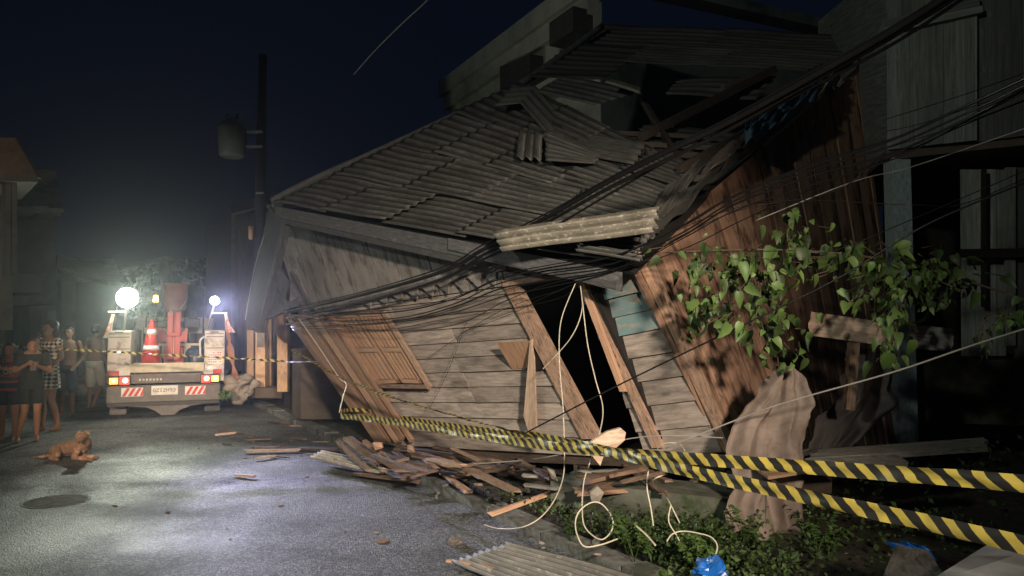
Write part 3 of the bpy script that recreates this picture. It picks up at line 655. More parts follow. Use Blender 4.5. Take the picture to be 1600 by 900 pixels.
d_ = MB(); pbox(d_, 20, 476, 46, 600, 15.6, .1); dd = d_.build('door', M['bluedoor'], lh2)
mb = MB()
for i in range(7): pbox(mb, 21+i*3.6, 478, 22.4+i*3.6, 598, 15.55, .05)
mb.build('slats', M['bluedoor'], dd)
mb = MB(); pbox(mb, 74, 486, 88, 600, 15.4, .3); mb.build('pillar', M['lwall'], lh2)
lh3 = empty('street_house', V((-11.0, 21.0, 0)), 'small pale walled house farthest up the left side', 'house')
mb = MB(); pbox(mb, 96, 418, 118, 600, 19, 5); mb.build('wall', M['lwall'], lh3)
mb = MB(); pbox(mb, 118, 440, 160, 600, 21, 5); mb.build('wall', M['lhwall'], lh3)
mb = MB(); mb.slab([P(88, 420, 18.8), P(168, 440, 18.8), P(160, 412, 22), P(90, 398, 22)], .12, n=V((0, -.5, .8))); mb.build('roof', M['lhwall'], lh3)

# houses and trees up the street, behind the truck
fh = empty('far_house', V((-14, 30, 0)), 'grey flat roofed far house above the truck crane', 'house')
mb = MB(); pbox(mb, 264, 405, 325, 520, 30, 6); mb.build('wall', M['lwall'], fh)
mb = MB(); pbox(mb, 258, 400, 330, 406, 29.7, 7); mb.build('roof', M['lhwall'], fh)
for u in (272, 298):
    mb = MB(); pbox(mb, u, 424, u+14, 446, 29.9, .3); mb.build('window', M['dark'], fh)
fh2 = empty('far_house', V((-20, 34, 0)), 'low far house with pale gable left of the truck', 'house')
mb = MB(); pbox(mb, 118, 436, 182, 560, 33, 6); mb.build('wall', M['lhwall'], fh2)
mb = MB(); mb.slab([P(110, 440, 32.5), P(192, 440, 32.5), P(178, 404, 36), P(126, 404, 36)], .2, n=V((0, -.5, .8))); mb.build('roof', M['lwall'], fh2)
gl = emit('lit_window_glow', (.45, .95, .85), 2.2); mb = MB(); pbox(mb, 149, 450, 159, 458, 32.8, .2); mb.build('lit_window', gl, fh2)
# tin shed next to the pole
sh = empty('tin_shed', V((-6.3, 17.5, 0)), 'dark tin shed with thin corner post beside the street pole', 'shed')
mb = MB(); mb.slab([P(361, 334, 17), P(425, 318, 16), P(425, 300, 18.5), P(361, 322, 19.5)], .06, n=V((0, -.4, .8))); mb.build('roof', M['fascia'], sh)
mb = MB(); pbox(mb, 363, 334, 366, 560, 17.1, .08); mb.build('post', M['fascia'], sh)
mb = MB(); pbox(mb, 372, 332, 430, 580, 17.5, 2.5); mb.build('wall', M['roofdk'], sh)

# timber porch behind the left end of the fallen house
M['warmwood'] = mat('warm_pale_timber', (.52, .36, .22), (.34, .22, .125), 4, (2, 14, 1), .7, .4, 'UV')
ph = empty('timber_porch', V((-4.9, 14.4, 0)), 'timber porch with pale posts standing behind the left end of the fallen house', 'porch')
for (u0, v0, u1, v1, d, t) in [(386, 516, 396, 606, 14.3, .8), (399, 512, 414, 606, 14.2, 1.2), (433, 478, 449, 612, 13.2, 1.0), (415, 490, 424, 606, 14.5, .5)]:
    mb = MB(); q = [P(u0, v1, d), P(u1, v1, d), P(u1, v0, d), P(u0, v0, d)]; mb.slab(q, .14, t); mb.build('post', M['warmwood'], ph)
mb = MB(); pbox(mb, 452, 480, 474, 640, 13.8, .3); mb.build('doorway', M['dark'], ph)
M['brownwall'] = mat('brown_plaster', (.11, .088, .066), (.07, .055, .042), 4, rough=.9, bump=.3, tone=False)
mb = MB(); pbox(mb, 470, 545, 560, 655, 11.9, .4); mb.build('low_wall', M['brownwall'], ph)
mb = MB(); pbox(mb, 384, 470, 600, 630, 15.4, .3); mb.build('rear_wall', M['darkwood'], ph)
mb = MB(); pbox(mb, 399, 606, 440, 622, 14.0, .5); mb.build('step', M['brownwall'], ph)
mb = MB(); pbox(mb, 403, 520, 412, 542, 14.1, .05); tag(mb.build('electric_meter', M['greyplank']), 'small electric meter box on the pale porch post', 'meter')
# ================================================================ POLE
pole = empty('utility_pole', V((P(407, 300, 15.5).x, 15.5, 0)), 'tall dark utility pole rising behind the left end of the roof', 'utility pole')
x_ = P(407, 300, 15.5).x
mb = MB(); mb.tube([V((x_, 15.5, 0)), V((x_, 15.5, P(407, 86, 15.5).z))], .15, 14, .085); mb.build('shaft', plain('dark_blue_grey_pole', (.028, .03, .05), .8), pole)
for v in (206, 229):
    mb = MB(); mb.beam(P(384, v, 15.4), P(410, v, 15.4), .05, .05); mb.build('bracket', M['lwall'], pole)
mb = MB(); mb.loft([(P(363, 246, 15.4), .20, .20), (P(363, 243, 15.4), .27, .27), (P(363, 200, 15.4), .30, .30), (P(363, 195, 15.4), .26, .26), (P(363, 186, 15.4), .10, .10)], 20)
tr_ = mb.build('transformer', mat('pale_transformer_paint', (.12, .125, .11), (.09, .095, .085), 6, tone=False, rough=.6, bump=.05), pole)
mb = MB(); mb.tube([P(357, 190, 15.4), P(355, 178, 15.4)], .03, 8); mb.tube([P(369, 190, 15.4), P(371, 178, 15.4)], .03, 8); mb.build('bushing', M['fascia'], tr_)
mb = MB(); pbox(mb, 402, 300, 412, 302, 15.25, .1); mb.build('band', M['lwall'], pole)
mb = MB(); mb.tube([P(392, 354, 15.3), P(392, 374, 15.3)], .06, 10, .045); mb.build('insulator', M['rawwood'], pole)

# ================================================================ TREES
def leafm(name, c1, c2, rough=.55):
    m = mat(name, c1, c2, 1.7, rough=rough, bump=0, coord='Object', tone=True); return m
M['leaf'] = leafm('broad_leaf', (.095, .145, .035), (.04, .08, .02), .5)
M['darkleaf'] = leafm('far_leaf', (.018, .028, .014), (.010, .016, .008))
M['weed'] = leafm('weed_leaf', (.065, .11, .026), (.025, .05, .012))
def leafquad(mb, c, s, n=None, tone=1.):
    n = n or V((random.gauss(0, 1), random.gauss(0, 1), random.gauss(0, 1)+.3)).normalized(); x = n.orthogonal().normalized(); x = Matrix.Rotation(random.random()*6.28, 3, n) @ x; y = n.cross(x)
    b = len(mb.v); mb.v += [c-x*s*.1-y*s*.5, c+x*s*.38+n*s*.08, c+y*s*.6, c-x*s*.38+n*s*.08]
    mb.face([b, b+1, b+2, b+3], [(0, 0), (1, 0), (1, 1), (0, 1)], tone)
def tree(u, vtop, vbot, d, wpx, label, n=1500):
    base = P(u, 520, d); base.z = 0; top = P(u, vtop, d).z; bot = P(u, vbot, d).z; rx = wpx/F*d/2
    t = empty('tree', base, label, 'tree', 'dark trees up the street')
    mb = MB(); mb.tube([base, base+V((.1, 0, bot*.7)), V((base.x+.05, base.y, (top+bot)/2))], .16, 8, .05)
    for k in range(6):
        a = random.random()*6.28; s = V((base.x+.07, base.y, bot*.8)); mb.tube([s, s+V((math.cos(a)*rx*.5, math.sin(a)*rx*.5, (top-bot)*.5))], .06, 6, .02)
    mb.build('trunk', M['bark'], t)
    cr = MB(); cl = [(V((random.gauss(0, .45)*rx, random.gauss(0, .45)*rx, random.uniform(bot, top*.95)))+V((base.x, base.y, 0)), random.uniform(.25, .5)*rx) for _ in range(16)]
    for _ in range(n):
        c, r = random.choice(cl); v = V((random.gauss(0, 1), random.gauss(0, 1), random.gauss(0, .7))).normalized()*r*random.random()**.4
        leafquad(cr, c+v, random.uniform(.16, .3), tone=rt(.6, 1.5))
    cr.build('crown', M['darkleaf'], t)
tree(355, 402, 500, 22, 90, 'dark leafy tree behind the right side of the truck', 2200)
tree(225, 415, 500, 27, 70, 'low dark tree between the two far houses', 1200)
tree(395, 440, 520, 19, 46, 'small dark tree between the truck and the pole', 1200)

# ================================================================ TRUCK
tp = P(262, 520, 13.4); TS = .0108; TZ = 13.4/F
def T(u, v, y=0): return V(((u-262)*TS, y, 1.6-(v-510)*TZ))
truck = empty('crane_truck', V((tp.x, tp.y, 0)), 'white service truck seen from behind with red crane and lit tail lamps', 'truck', rz=R(23))
M['tpaint'] = mat('dirty_white_paint', (.60, .55, .48), (.48, .43, .36), 5, rough=.45, bump=.05, tone=False, spec=.5, c3=(.22, .18, .14), s3=4)
M['tdark'] = plain('dark_steel', (.04, .038, .036), .5, .3)
M['tgrey'] = mat('scuffed_grey_steel', (.15, .13, .115), (.09, .08, .07), 8, rough=.5, bump=.15, tone=False)
M['tcream'] = plain('cream_rail_paint', (.62, .56, .40), .5)
M['tred'] = mat('crane_red_paint', (.50, .022, .012), (.34, .018, .012), 4, rough=.4, bump=.05, tone=False, spec=.5)
M['rubber'] = plain('black_rubber', (.022, .02, .019), .85)
M['plate'] = plain('plate_white', (.72, .70, .64), .5)
M['redrefl'] = plain('reflector_red', (.62, .03, .02), .35)
M['whiterefl'] = plain('reflector_white', (.80, .78, .74), .35)
M['black'] = plain('plate_black', (.03, .03, .035), .6)
def tb(name, m, u0, v0, u1, v1, y0, y1, parent=None, bev=0):
    mb = MB(); a = T(u0, v1, y0); b = T(u1, v0, y0)
    mb.hexa([V((a.x, y0, a.z)), V((b.x, y0, a.z)), V((b.x, y0, b.z)), V((a.x, y0, b.z)), V((a.x, y1, a.z)), V((b.x, y1, a.z)), V((b.x, y1, b.z)), V((a.x, y1, b.z))])
    o = mb.build(name, m, parent or truck, local=True)
    if bev:
        md = o.modifiers.new('b', 'BEVEL'); md.width = bev; md.segments = 2
    return o
for (u0, u1, s) in ((173, 207, -1), (320, 352, 1)):
    c = tb('side_cabinet', M['tpaint'], u0, 517, u1, 597, .06, 2.6, bev=.012)
    mb = MB()
    for v in (522, 527, 545):
        a = T(u0+2, v, .055); b = T(u1-2, v, .055); mb.hexa([a, b, b+V((0, 0, .012)), a+V((0, 0, .012))]+[x+V((0, .012, 0)) for x in (a, b, b+V((0, 0, .012)), a+V((0, 0, .012)))])
    mb.build('seam', M['tdark'], c, local=True)
    k = MB(); a = T((u0+u1)/2-6, 519, .04); k.box(a+V((.06, 0, 0)), (.14, .03, .02)); k.build('handle', M['tdark'], c, local=True)
c = tb('warning_sticker', M['plate'], 325, 549, 348, 570, .048, .058)
mb = MB()
for i in range(5):
    for j in range(6):
        if random.random() < .8: a = T(326+j*3.6, 552+i*3.6, .045); mb.box(a+V((.015, 0, 0)), (.028, .004, .016))
mb.build('sticker_print', M['redrefl'], c, local=True)
mb = MB(); a = T(332, 578, .05); mb.ball(a, (.10, .012, .075)); mb.build('painted_glint', M['whiterefl'], truck, local=True)  # white oval standing in for a specular highlight on the cabinet
tb('bed', M['tdark'], 207, 588, 320, 597, .1, 3.2); tb('bed_front', M['tgrey'], 207, 512, 320, 588, 3.2, 3.3)
tb('tailgate_rail', M['tcream'], 207, 567, 320, 581, .0, .08, bev=.01)
g = tb('tailgate', M['tgrey'], 207, 583, 320, 598, .03, .1, bev=.008)
mb = MB()
for i in range(7): a = T(222+i*5.2, 592, .025); mb.box(a, (.03, .006, .035))
mb.build('worn_lettering', M['tpaint'], g, local=True)
tb('bumper', M['tgrey'], 174, 600, 346, 626, -.12, .08, bev=.02)
tb('bumper_lip', M['tdark'], 176, 626, 344, 631, -.08, .04)
e_red = emit('tail_lamp_red', (1, .035, .02), 3.0); e_hot = emit('tail_lamp_bright', (1, .35, .18), 9); e_amb = emit('tail_lamp_amber', (1, .33, .04), 5)
for (r0, r1, a0, a1, w0, w1, q0, q1) in ((193, 207, 178, 190, 175, 191, 191, 207), (316, 330, 332, 343, 334, 348, 318, 334)):
    h = tb('tail_lamp', M['tdark'], min(a0, r0)-2, 585, max(a1, r1)+1, 599, -.06, .05, bev=.006)
    tb('red_lens', e_red, r0, 587, r1, 598, -.075, -.05, h); tb('amber_lens', e_amb, a0, 588, a1, 597, -.075, -.05, h)
    mb = MB(); mb.ball(T((r0+r1)/2+1, 592, -.078), (.045, .012, .045)); mb.build('bulb_spot', e_hot, h, local=True)
    mb = MB(); mb.ball(T((a0+a1)/2, 592, -.078), (.025, .01, .025)); mb.build('bulb_spot', emit('amber_hot', (1, .6, .2), 9), h, local=True)
    tb('red_reflector', M['redrefl'], w0, 578, w1, 585, .035, .06); tb('white_reflector', M['whiterefl'], q0, 578, q1, 585, .037, .06)
for i, (u0, u1) in enumerate(((196, 228), (291, 323))):
    o = tb('chevron_plate', M['whiterefl'], u0, 603, u1, 616, -.135, -.12)
    mb = MB(); Wd = u1-u0
    for k in range(4):
        if i == 0: x0 = u0+1+k*8.6; s = 5; sl = 7
        else: x0 = u0+1+k*8.6; s = 5; sl = 7
        p_ = [T(max(u0, min(u1, x0)), 615.5, -.139), T(min(u1, x0+s), 615.5, -.139), T(min(u1, x0+s+sl), 603.5, -.139), T(min(u1, x0+sl), 603.5, -.139)]
        mb.slab(p_, .003, n=V((0, -1, 0)))
    mb.build('stripes', M['redrefl'], o, local=True)
pl = tb('number_plate', M['plate'], 240, 601, 280, 615, -.14, -.12, bev=.004)
GL = {'Q': ["01110", "10001", "10001", "10001", "10101", "10010", "01101"], 'Z': ["11111", "00001", "00010", "00100", "01000", "10000", "11111"], 'I': ["01110", "00100", "00100", "00100", "00100", "00100", "01110"],
      '2': ["01110", "10001", "00001", "00110", "01000", "10000", "11111"], 'H': ["10001", "10001", "10001", "11111", "10001", "10001", "10001"], '9': ["01110", "10001", "10001", "01111", "00001", "00001", "01110"],
      '3': ["11110", "00001", "00001", "01110", "00001", "00001", "11110"], 'U': ["10001"]*6+["01110"], 'R': ["11110", "10001", "10001", "11110", "10100", "10010", "10001"], 'B': ["11110", "10001", "10001", "11110", "10001", "10001", "11110"]}
def glyphs(mb, text, org, ux, uy, cell, depth=.003, gap=1.2):
    n = ux.cross(uy).normalized()
    for i, ch in enumerate(text):
        for r, row in enumerate(GL[ch]):
            for c, bit in enumerate(row):
                if bit == '1':
                    o = org+ux*((i*(5+gap)+c)*cell)-uy*(r*cell); q = [o-uy*cell, o-uy*cell+ux*cell, o+ux*cell, o]; mb.slab([x+n*depth for x in q], depth, n=n)
mb = MB(); glyphs(mb, 'QZI2H93', T(242.6, 605, -.1405), V((1, 0, 0)), V((0, 0, 1)), .0087); mb.build('plate_lettering', M['black'], pl, local=True)
# underbody, wheels, flaps
mb = MB(); mb.tube([T(196, 640, .9), T(334, 640, .9)], .06, 10); mb.ball(T(262, 640, .9), (.2, .2, .16)); mb.build('axle', M['tgrey'], truck, local=True)
mb = MB()
pts = [(200, 632), (232, 634), (246, 640), (256, 648), (274, 648), (284, 640), (300, 634), (322, 632)]
for i in range(len(pts)-1):
    (ua, va), (ub, vb) = pts[i], pts[i+1]; mb.hexa([T(ua, va, 0), T(ub, vb, 0), T(ub, 628, 0), T(ua, 628, 0)]+[x+V((0, .05, 0)) for x in (T(ua, va, 0), T(ub, vb, 0), T(ub, 628, 0), T(ua, 628, 0))])
mb.build('tow_plate', M['tgrey'], truck, local=True)
for u in (188, 335):
    for yy in (.9,):
        mb = MB(); c = T(u, 0, yy); c.z = .42
        mb.tube([c+V((-.13, 0, 0)), c+V((-.11, 0, 0)), c+V((.11, 0, 0)), c+V((.13, 0, 0))], lambda t: .38 if t in (0, 1) else .42, 24)
        wv = mb.build('wheel', M['rubber'], truck, local=True)
        mb = MB(); mb.tube([c+V((-.14, 0, 0)), c+V((.14, 0, 0))], .22, 16); mb.build('rim', M['tgrey'], wv, local=True)
    tb('mud_flap', M['tgrey'] if u < 200 else M['tdark'], u-13, 628, u+12, 652, .42, .44)
for u in (190, 333):
    mb = MB(); c = T(u, 0, 4.9); c.z = .42; mb.tube([c+V((-.13, 0, 0)), c+V((-.11, 0, 0)), c+V((.11, 0, 0)), c+V((.13, 0, 0))], lambda t: .38 if t in (0, 1) else .42, 24); mb.build('wheel', M['rubber'], truck, local=True)
tb('chassis', M['tdark'], 235, 612, 288, 624, .05, 5.3)
cabp = tb('cab', M['tpaint'], 185, 492, 340, 600, 3.5, 5.3, bev=.08)
tb('rear_window', M['dark'], 215, 500, 310, 522, 3.48, 3.52, cabp)
# crane
tb('boom', M['tred'], 256, 484, 266, 567, 1.5, 1.75, bev=.01); tb('boom', M['tred'], 269, 484, 279, 567, 1.5, 1.75, bev=.01); tb('machinery_block', M['tdark'], 236, 500, 254, 512, 1.9, 2.3, bev=.02); tb('machinery_block', M['tdark'], 283, 496, 312, 512, 2.0, 2.5, bev=.02); tb('turret', M['tred'], 250, 545, 285, 585, 1.8, 2.4, bev=.02); tb('boom_core', M['tred'], 263, 488, 272, 567, 1.6, 1.8)
tb('boom_plate', plain('pale_red_stripe', (.7, .3, .22), .4), 266.4, 528, 268.6, 562, 1.47, 1.5)
tb('boom_collar', M['tred'], 256, 521, 279, 527, 1.44, 1.75, bev=.01)
mb = MB(); q = [T(244, 536, 1.5), T(257, 536, 1.5), T(257, 524, 1.5), T(243, 513, 1.5)]; mb.slab(q, .25, n=V((0, -1, 0)))
q = [T(242, 530, 1.5), T(249, 530, 1.5), T(247, 513, 1.5), T(240, 513, 1.5)]; mb.slab(q, .2, n=V((0, -1, 0))); mb.build('outrigger_arm', M['tred'], truck, local=True)
mb = MB()
for (a, b, tp_) in ((277, 282, 524), (281, 286, 518), (285, 290, 513)):
    q = [T(a, 536, 1.5), T(b, 536, 1.5), T(b+1, tp_, 1.5), T(a+1, tp_+1, 1.5)]; mb.slab(q, .2, n=V((0, -1, 0)))
mb.build('outrigger_arm', M['tred'], truck, local=True)
M['bucket'] = mat('dull_red_bucket', (.20, .035, .022), (.11, .022, .016), 5, rough=.6, bump=.1, tone=False)
mb = MB(); mb.loft([(T(268, 484, 1.6), .1, .1), (T(268, 481, 1.6), .20, .17), (T(268, 472, 1.6), .235, .2), (T(268, 440, 1.6), .235, .2), (T(268, 438, 1.6), .25, .21), (T(268, 436, 1.6), .25, .21)], 20); bk = mb.build('bucket', M['bucket'], truck, local=True)
mb = MB(); arc = [T(247+42*i/12, 462+24*math.sin(math.pi*i/12), 1.36) for i in range(13)]; mb.tube(arc, .012, 6); mb.tube([T(249, 447, 1.36), T(246, 462, 1.36)], .014, 6); mb.build('bucket_rim', M['tgrey'], bk, local=True)
mb = MB(); mb.tube([T(278, 432, 1.6), T(283, 426, 1.6), T(289, 432, 1.6), T(284, 437, 1.6), T(278, 432, 1.6)], .02, 6); mb.tube([T(290, 431, 1.6), T(306, 427, 1.6)], .015, 6); mb.build('winch_hook', M['tgrey'], bk, local=True)
# load rails
for u in (213, 231, 246, 283, 292, 304, 318):
    mb = MB(); x = T(u, 0); mb.tube([T(u, 560, 2.9), T(u+random.uniform(-1, 1), 480+random.uniform(-3, 6), 2.9)], .016, 8); mb.build('stake', M['tgrey'], truck, local=True)
mb = MB(); a = T(207, 528, 2.9); 
tb('cross_rail', M['tcream'], 210, 512, 316, 523, 2.86, 2.9); tb('cross_rail', M['tcream'], 215, 540, 312, 544, 1.9, 1.94)
tb('load_box', M['tcream'], 246, 544, 262, 566, 2.0, 2.2); tb('load_box', M['tcream'], 277, 544, 296, 566, 2.0, 2.2)
mb = MB(); mb.tube(catmull([T(320, 558, 0.1), T(314, 556, 0), T(313, 545, 0), T(313, 532, 0), T(320, 526, 0.1)]), .017, 8); mb.build('grab_handle', M['plate'], truck, local=True)
# work lamps of the truck
def lamp_part(u, v, r, colr, es, px0, pu, pv, y=.5, on='work_lamp'):
    c = T(u, v, y-.1)
    mb = MB(); mb.tube([T(pu, pv, y), T(u, v+4, y)], .018, 8); mb.build('lamp_mast', M['tgrey'], truck, local=True)
    h = MB(); h.tube([c+V((0, .02, 0)), c+V((0, .1, 0)), c+V((0, .17, 0))], lambda t: r*1.08 if t < .6 else r*.55, 18); hh = h.build(on, M['tdark'], truck, local=True)
    d = MB(); d.tube([c+V((0, -.015, 0)), c+V((0, .018, 0))], r, 20); d.build('lens', emit('lamp_glow_'+on, colr, es), hh, local=True)
    return c
cL = lamp_part(197, 465, .18, (1, 1, .86), 60, 0, 192, 517)
cR = lamp_part(335, 468, .082, (.92, .97, 1), 60, 0, 323, 516)
TM = Matrix.Translation(truck.location) @ Matrix.Rotation(R(23), 4, 'Z')
def tlight(c, tgt, power, colr, size, rad):
    o = spot('work_lamp_light', TM @ (c+V((0, -.05, 0))), tgt, power, colr, size, 1.0, rad); return o
tlight(cL, (0.6, 2.2, 0), 2300, (.93, 1.0, .84), 42, .06)
tlight(cR, (0.9, 2.6, 0), 2600, (.60, .56, 1.0), 32, .05)
for c, pw, cc in ((cL, 75, (.86, 1, .78)), (cR, 20, (.85, .93, 1))):
    l = bpy.data.lights.new('work_lamp_spill', 'POINT'); l.energy = pw; l.color = cc; l.shadow_soft_size = .08
    o = bpy.data.objects.new('work_lamp_spill', l); col.objects.link(o); o.location = TM @ (c+V((0, -.16, 0)))
mb = MB(); c = T(226, 458, 3.6); mb.tube([c-V((0, 0, .05)), c+V((0, 0, .09))], .055, 12, .04); bc = mb.build('beacon', emit('amber_beacon', (1, .6, .15), 14), truck, local=True)
mb = MB(); mb.tube([c-V((0, 0, .35)), c-V((0, 0, .05))], .03, 8); mb.build('beacon_base', M['tdark'], bc, local=True)
mb = MB(); mb.box(T(182, 487, .4), (.28, .05, .025)); mb.box(T(343, 488, .4), (.28, .05, .025)); mb.build('marker_arm', M['whiterefl'], truck, local=True)
# rags
mt = mat('red_white_rag', (.60, .20, .13), (.62, .52, .44), 3, (1, 1, 1), .8, .1, tone=False, lo=.46, hi=.5)
def rag(pts, w, label, name='warning_rag'):
    pts = catmull(pts, 6)
    mb = MB(); n = len(pts)-1
    mb.grid(lambda a, b: pts[min(n, round(a*n))]+V(((b-.5)*w*(.5+a), .03*math.sin(b*9+a*4), 0)), n, 8, .006, True, n=V((0, -1, 0)))
    return tag(mb.build(name, mt), label, 'rag')
def TW(u, v, y): return TM @ T(u, v, y)
rag([TW(176, 491, .35), TW(174, 505, .33), TW(170, 528, .3)], .1, 'red and white rag hanging from the left rear of the truck')
rag([TW(353, 490, .35), TW(357, 506, .33), TW(364, 520, .3)], .1, 'red and white rag hanging from the right rear of the truck')
mb = MB()
for k in range(4): mb.tube(catmull([TW(354, 500+k*4, .34), TW(358+k, 530, .3), TW(367-k*3, 552, .3), TW(366+k*3, 592, .2), TW(361+k*5, 618, .2)]), .022, 6)
tag(mb.build('orange_hose', mat('orange_brown_hose', (.42, .20, .11), (.26, .12, .07), 8, tone=False, rough=.7)), 'orange brown hoses drooping beside the right side of the truck', 'hoses')
# traffic cone standing in the truck bed
cn = empty('traffic_cone', TM @ T(234, 588, .75), 'tall red traffic cone with white bands standing on the truck bed', 'traffic cone', rz=R(23))
z0 = 0
def cz(v): return (588-v)*TZ
mb = MB(); mb.loft([(V((0, 0, cz(575))), .20, .20), (V((0, 0, cz(500))), .035, .035)], 20); mb.build('cone_body', M['tred'], cn, local=True)
def cband(v0, v1):
    r = lambda v: .20-(.165)*(575-v)/75+.004
    mb = MB(); mb.loft([(V((0, 0, cz(v0))), r(v0), r(v0)), (V((0, 0, cz(v1))), r(v1), r(v1))], 20); mb.build('white_band', M['whiterefl'], cn, local=True)
cband(548, 541); cband(523, 515)
mb = MB(); mb.box((0, 0, .05), (.46, .46, .1)); mb.build('cone_base', M['tred'], cn, local=True)
mb = MB(); c = TM @ T(306, 560, .8); mb.loft([(c-V((0, 0, .25)), .17, .17), (c-V((0, 0, .2)), .19, .19), (c+V((0, 0, .08)), .19, .19), (c+V((0, 0, .16)), .14, .14), (c+V((0, 0, .18)), .05, .05)], 20)
tag(mb.build('water_drum', plain('dark_blue_drum', (.02, .025, .045), .35)), 'dark plastic drum standing in the truck bed right of the crane', 'drum')

# rubble and sacks beside the truck
M['sack'] = mat('pale_sack', (.30, .265, .22), (.19, .165, .135), 5, rough=.9, bump=.4, tone=False)
def lump(c, r, m, label, cat, name, group=None, seed=0, squash=.45):
    mb = MB(); b = len(mb.v); k, mm = 16, 10
    mb.ball(c, (r, r*.8, r*squash), k, mm)
    for i in range(len(mb.v)):
        v = mb.v[i]; mb.v[i] = v+(v-V(c))*(1.5*noise.noise(v*8+V((seed, 0, 0))))
    return tag(mb.build(name, m), label, cat, group)
for i, (u, v, r) in enumerate([(112, 612, .2), (122, 604, .22), (136, 610, .2), (146, 598, .25), (160, 596, .22), (155, 584, .18)]):
    g_ = G(u, 636); d = 14.6; p = P(u, v, d); lump(p, r, M['sack'], 'pale filled sack in the heap on the left pavement beside the truck', 'sack', 'sack', 'sacks heaped left of the truck', i*3)
for i, (u, v, r) in enumerate([(362, 606, .13), (372, 600, .16), (382, 612, .15), (392, 604, .12), (374, 618, .13), (384, 590, .11)]):
    p = P(u, v, 14.0); p.z = max(p.z, .1); lump(p, r, M['sack'], 'pale lump of rubble heaped right of the truck', 'rubble', 'rubble_block', 'rubble heap right of the truck', i*5, .8)
mb = MB()
for k in range(30): leafquad(mb, P(352+random.uniform(-7, 7), 618+random.uniform(-5, 4), 13.4+random.uniform(-.2, .2)), .14, tone=rt(.8, 1.5))
tag(mb.build('leafy_litter', M['leaf']), 'small heap of green leaves by the right rear of the truck', 'leaves')

# ================================================================ BARRIER TAPES
m, n, b = newmat('yellow_black_tape'); N = n.nodes.new; L = n.links.new
tc = N('ShaderNodeTexCoord'); sx = N('ShaderNodeSeparateXYZ'); L(tc.outputs['UV'], sx.inputs[0])
ad = N('ShaderNodeMath'); ad.operation = 'ADD'; L(sx.outputs[0], ad.inputs[0]); L(sx.outputs[1], ad.inputs[1])
dv = N('ShaderNodeMath'); dv.operation = 'DIVIDE'; L(ad.outputs[0], dv.inputs[0]); dv.inputs[1].default_value = .108
fr = N('ShaderNodeMath'); fr.operation = 'FRACT'; L(dv.outputs[0], fr.inputs[0])
gt = N('ShaderNodeMath'); gt.operation = 'GREATER_THAN'; L(fr.outputs[0], gt.inputs[0]); gt.inputs[1].default_value = .53
nz = N('ShaderNodeTexNoise'); nz.inputs['Scale'].default_value = 14; L(tc.outputs['Object'], nz.inputs[0])
cr = N('ShaderNodeValToRGB'); cr.color_ramp.elements[0].color = (.50, .40, .07, 1); cr.color_ramp.elements[1].color = (.38, .30, .06, 1); cr.color_ramp.elements[0].position = .4; cr.color_ramp.elements[1].position = .65; L(nz.outputs[0], cr.inputs[0])
mx = N('ShaderNodeMix'); mx.data_type = 'RGBA'; L(gt.outputs[0], mx.inputs[0]); mx.inputs[6].default_value = (.018, .017, .015, 1); L(cr.outputs[0], mx.inputs[7]); L(mx.outputs[2], b.inputs['Base Color'])
b.inputs['Roughness'].default_value = .45
bp = N('ShaderNodeBump'); bp.inputs['Strength'].default_value = .25; bp.inputs['Distance'].default_value = .01; L(nz.outputs[0], bp.inputs['Height']); L(bp.outputs[0], b.inputs['Normal'])
M['tape'] = m
def ribbon(name, pts, label, w=.068, cat='barrier tape', parent=None, ns=14, flut=.0, phase=0):
    # pts: (Vector, twist degrees); width hangs vertical at twist 0
    P3 = catmull([p[0] for p in pts], ns); tw = []
    for i in range(len(pts)-1):
        for k in range(ns): t = k/ns; tw.append(pts[i][1]*(1-t)+pts[i+1][1]*t)
    tw.append(pts[-1][1])
    mb = MB(); Ls = [phase]
    for i in range(1, len(P3)): Ls.append(Ls[-1]+(P3[i]-P3[i-1]).length)
    nv = 4; bs = []
    for i, p in enumerate(P3):
        d = (P3[min(i+1, len(P3)-1)]-P3[max(i-1, 0)]).normalized(); side = d.cross(V((0, 0, 1))).normalized(); up = side.cross(d)
        a = R(tw[i]); wv = up*math.cos(a)+side*math.sin(a); nn = d.cross(wv).normalized()
        row = []
        for j in range(nv+1):
            q = p+wv*w*(j/nv-.5)+nn*flut*noise.noise(V((Ls[i]*5, j*.6, 3)))
            row.append(q)
        bs.append((row, nn))
    base = 0
    for side_ in (0, 1):
        for (row, nn) in bs: mb.v += [q+nn*.0012*side_ for q in row]
    W1 = nv+1; o = len(bs)*W1
    for i in range(len(bs)-1):
        for j in range(nv):
            q = [i*W1+j, (i+1)*W1+j, (i+1)*W1+j+1, i*W1+j+1]; uv = [(Ls[i], j/nv*w), (Ls[i+1], j/nv*w), (Ls[i+1], (j+1)/nv*w), (Ls[i], (j+1)/nv*w)]
            mb.face(q, uv, 1, True); mb.face([x+o for x in q[::-1]], uv[::-1], 1, True)
    ob = mb.build(name, M['tape'], parent)
    if not parent: tag(ob, label, cat)
    return ob
ribbon('barrier_tape', [(P(532, 650, 9.0), 0), (P(600, 657, 8.2), 2), (P(700, 673, 7.1), -3), (P(830, 693, 5.85), 0), (P(960, 707, 4.95), 4), (P(1100, 718, 4.2), -2), (P(1300, 733, 3.55), 0), (P(1480, 746, 3.05), 3), (P(1720, 766, 2.6), 0)],
       'upper wide yellow and black tape running from the fallen wall to the right edge', flut=.022)
ribbon('barrier_tape', [(P(530, 642, 9.1), 20), (P(565, 641, 9.6), 10), (P(640, 655, 9.0), 5), (P(760, 672, 7.75), 0), (P(860, 684, 6.8), 20)],
       'short rear run of yellow and black tape close against the plank wall', w=.05, flut=.01)
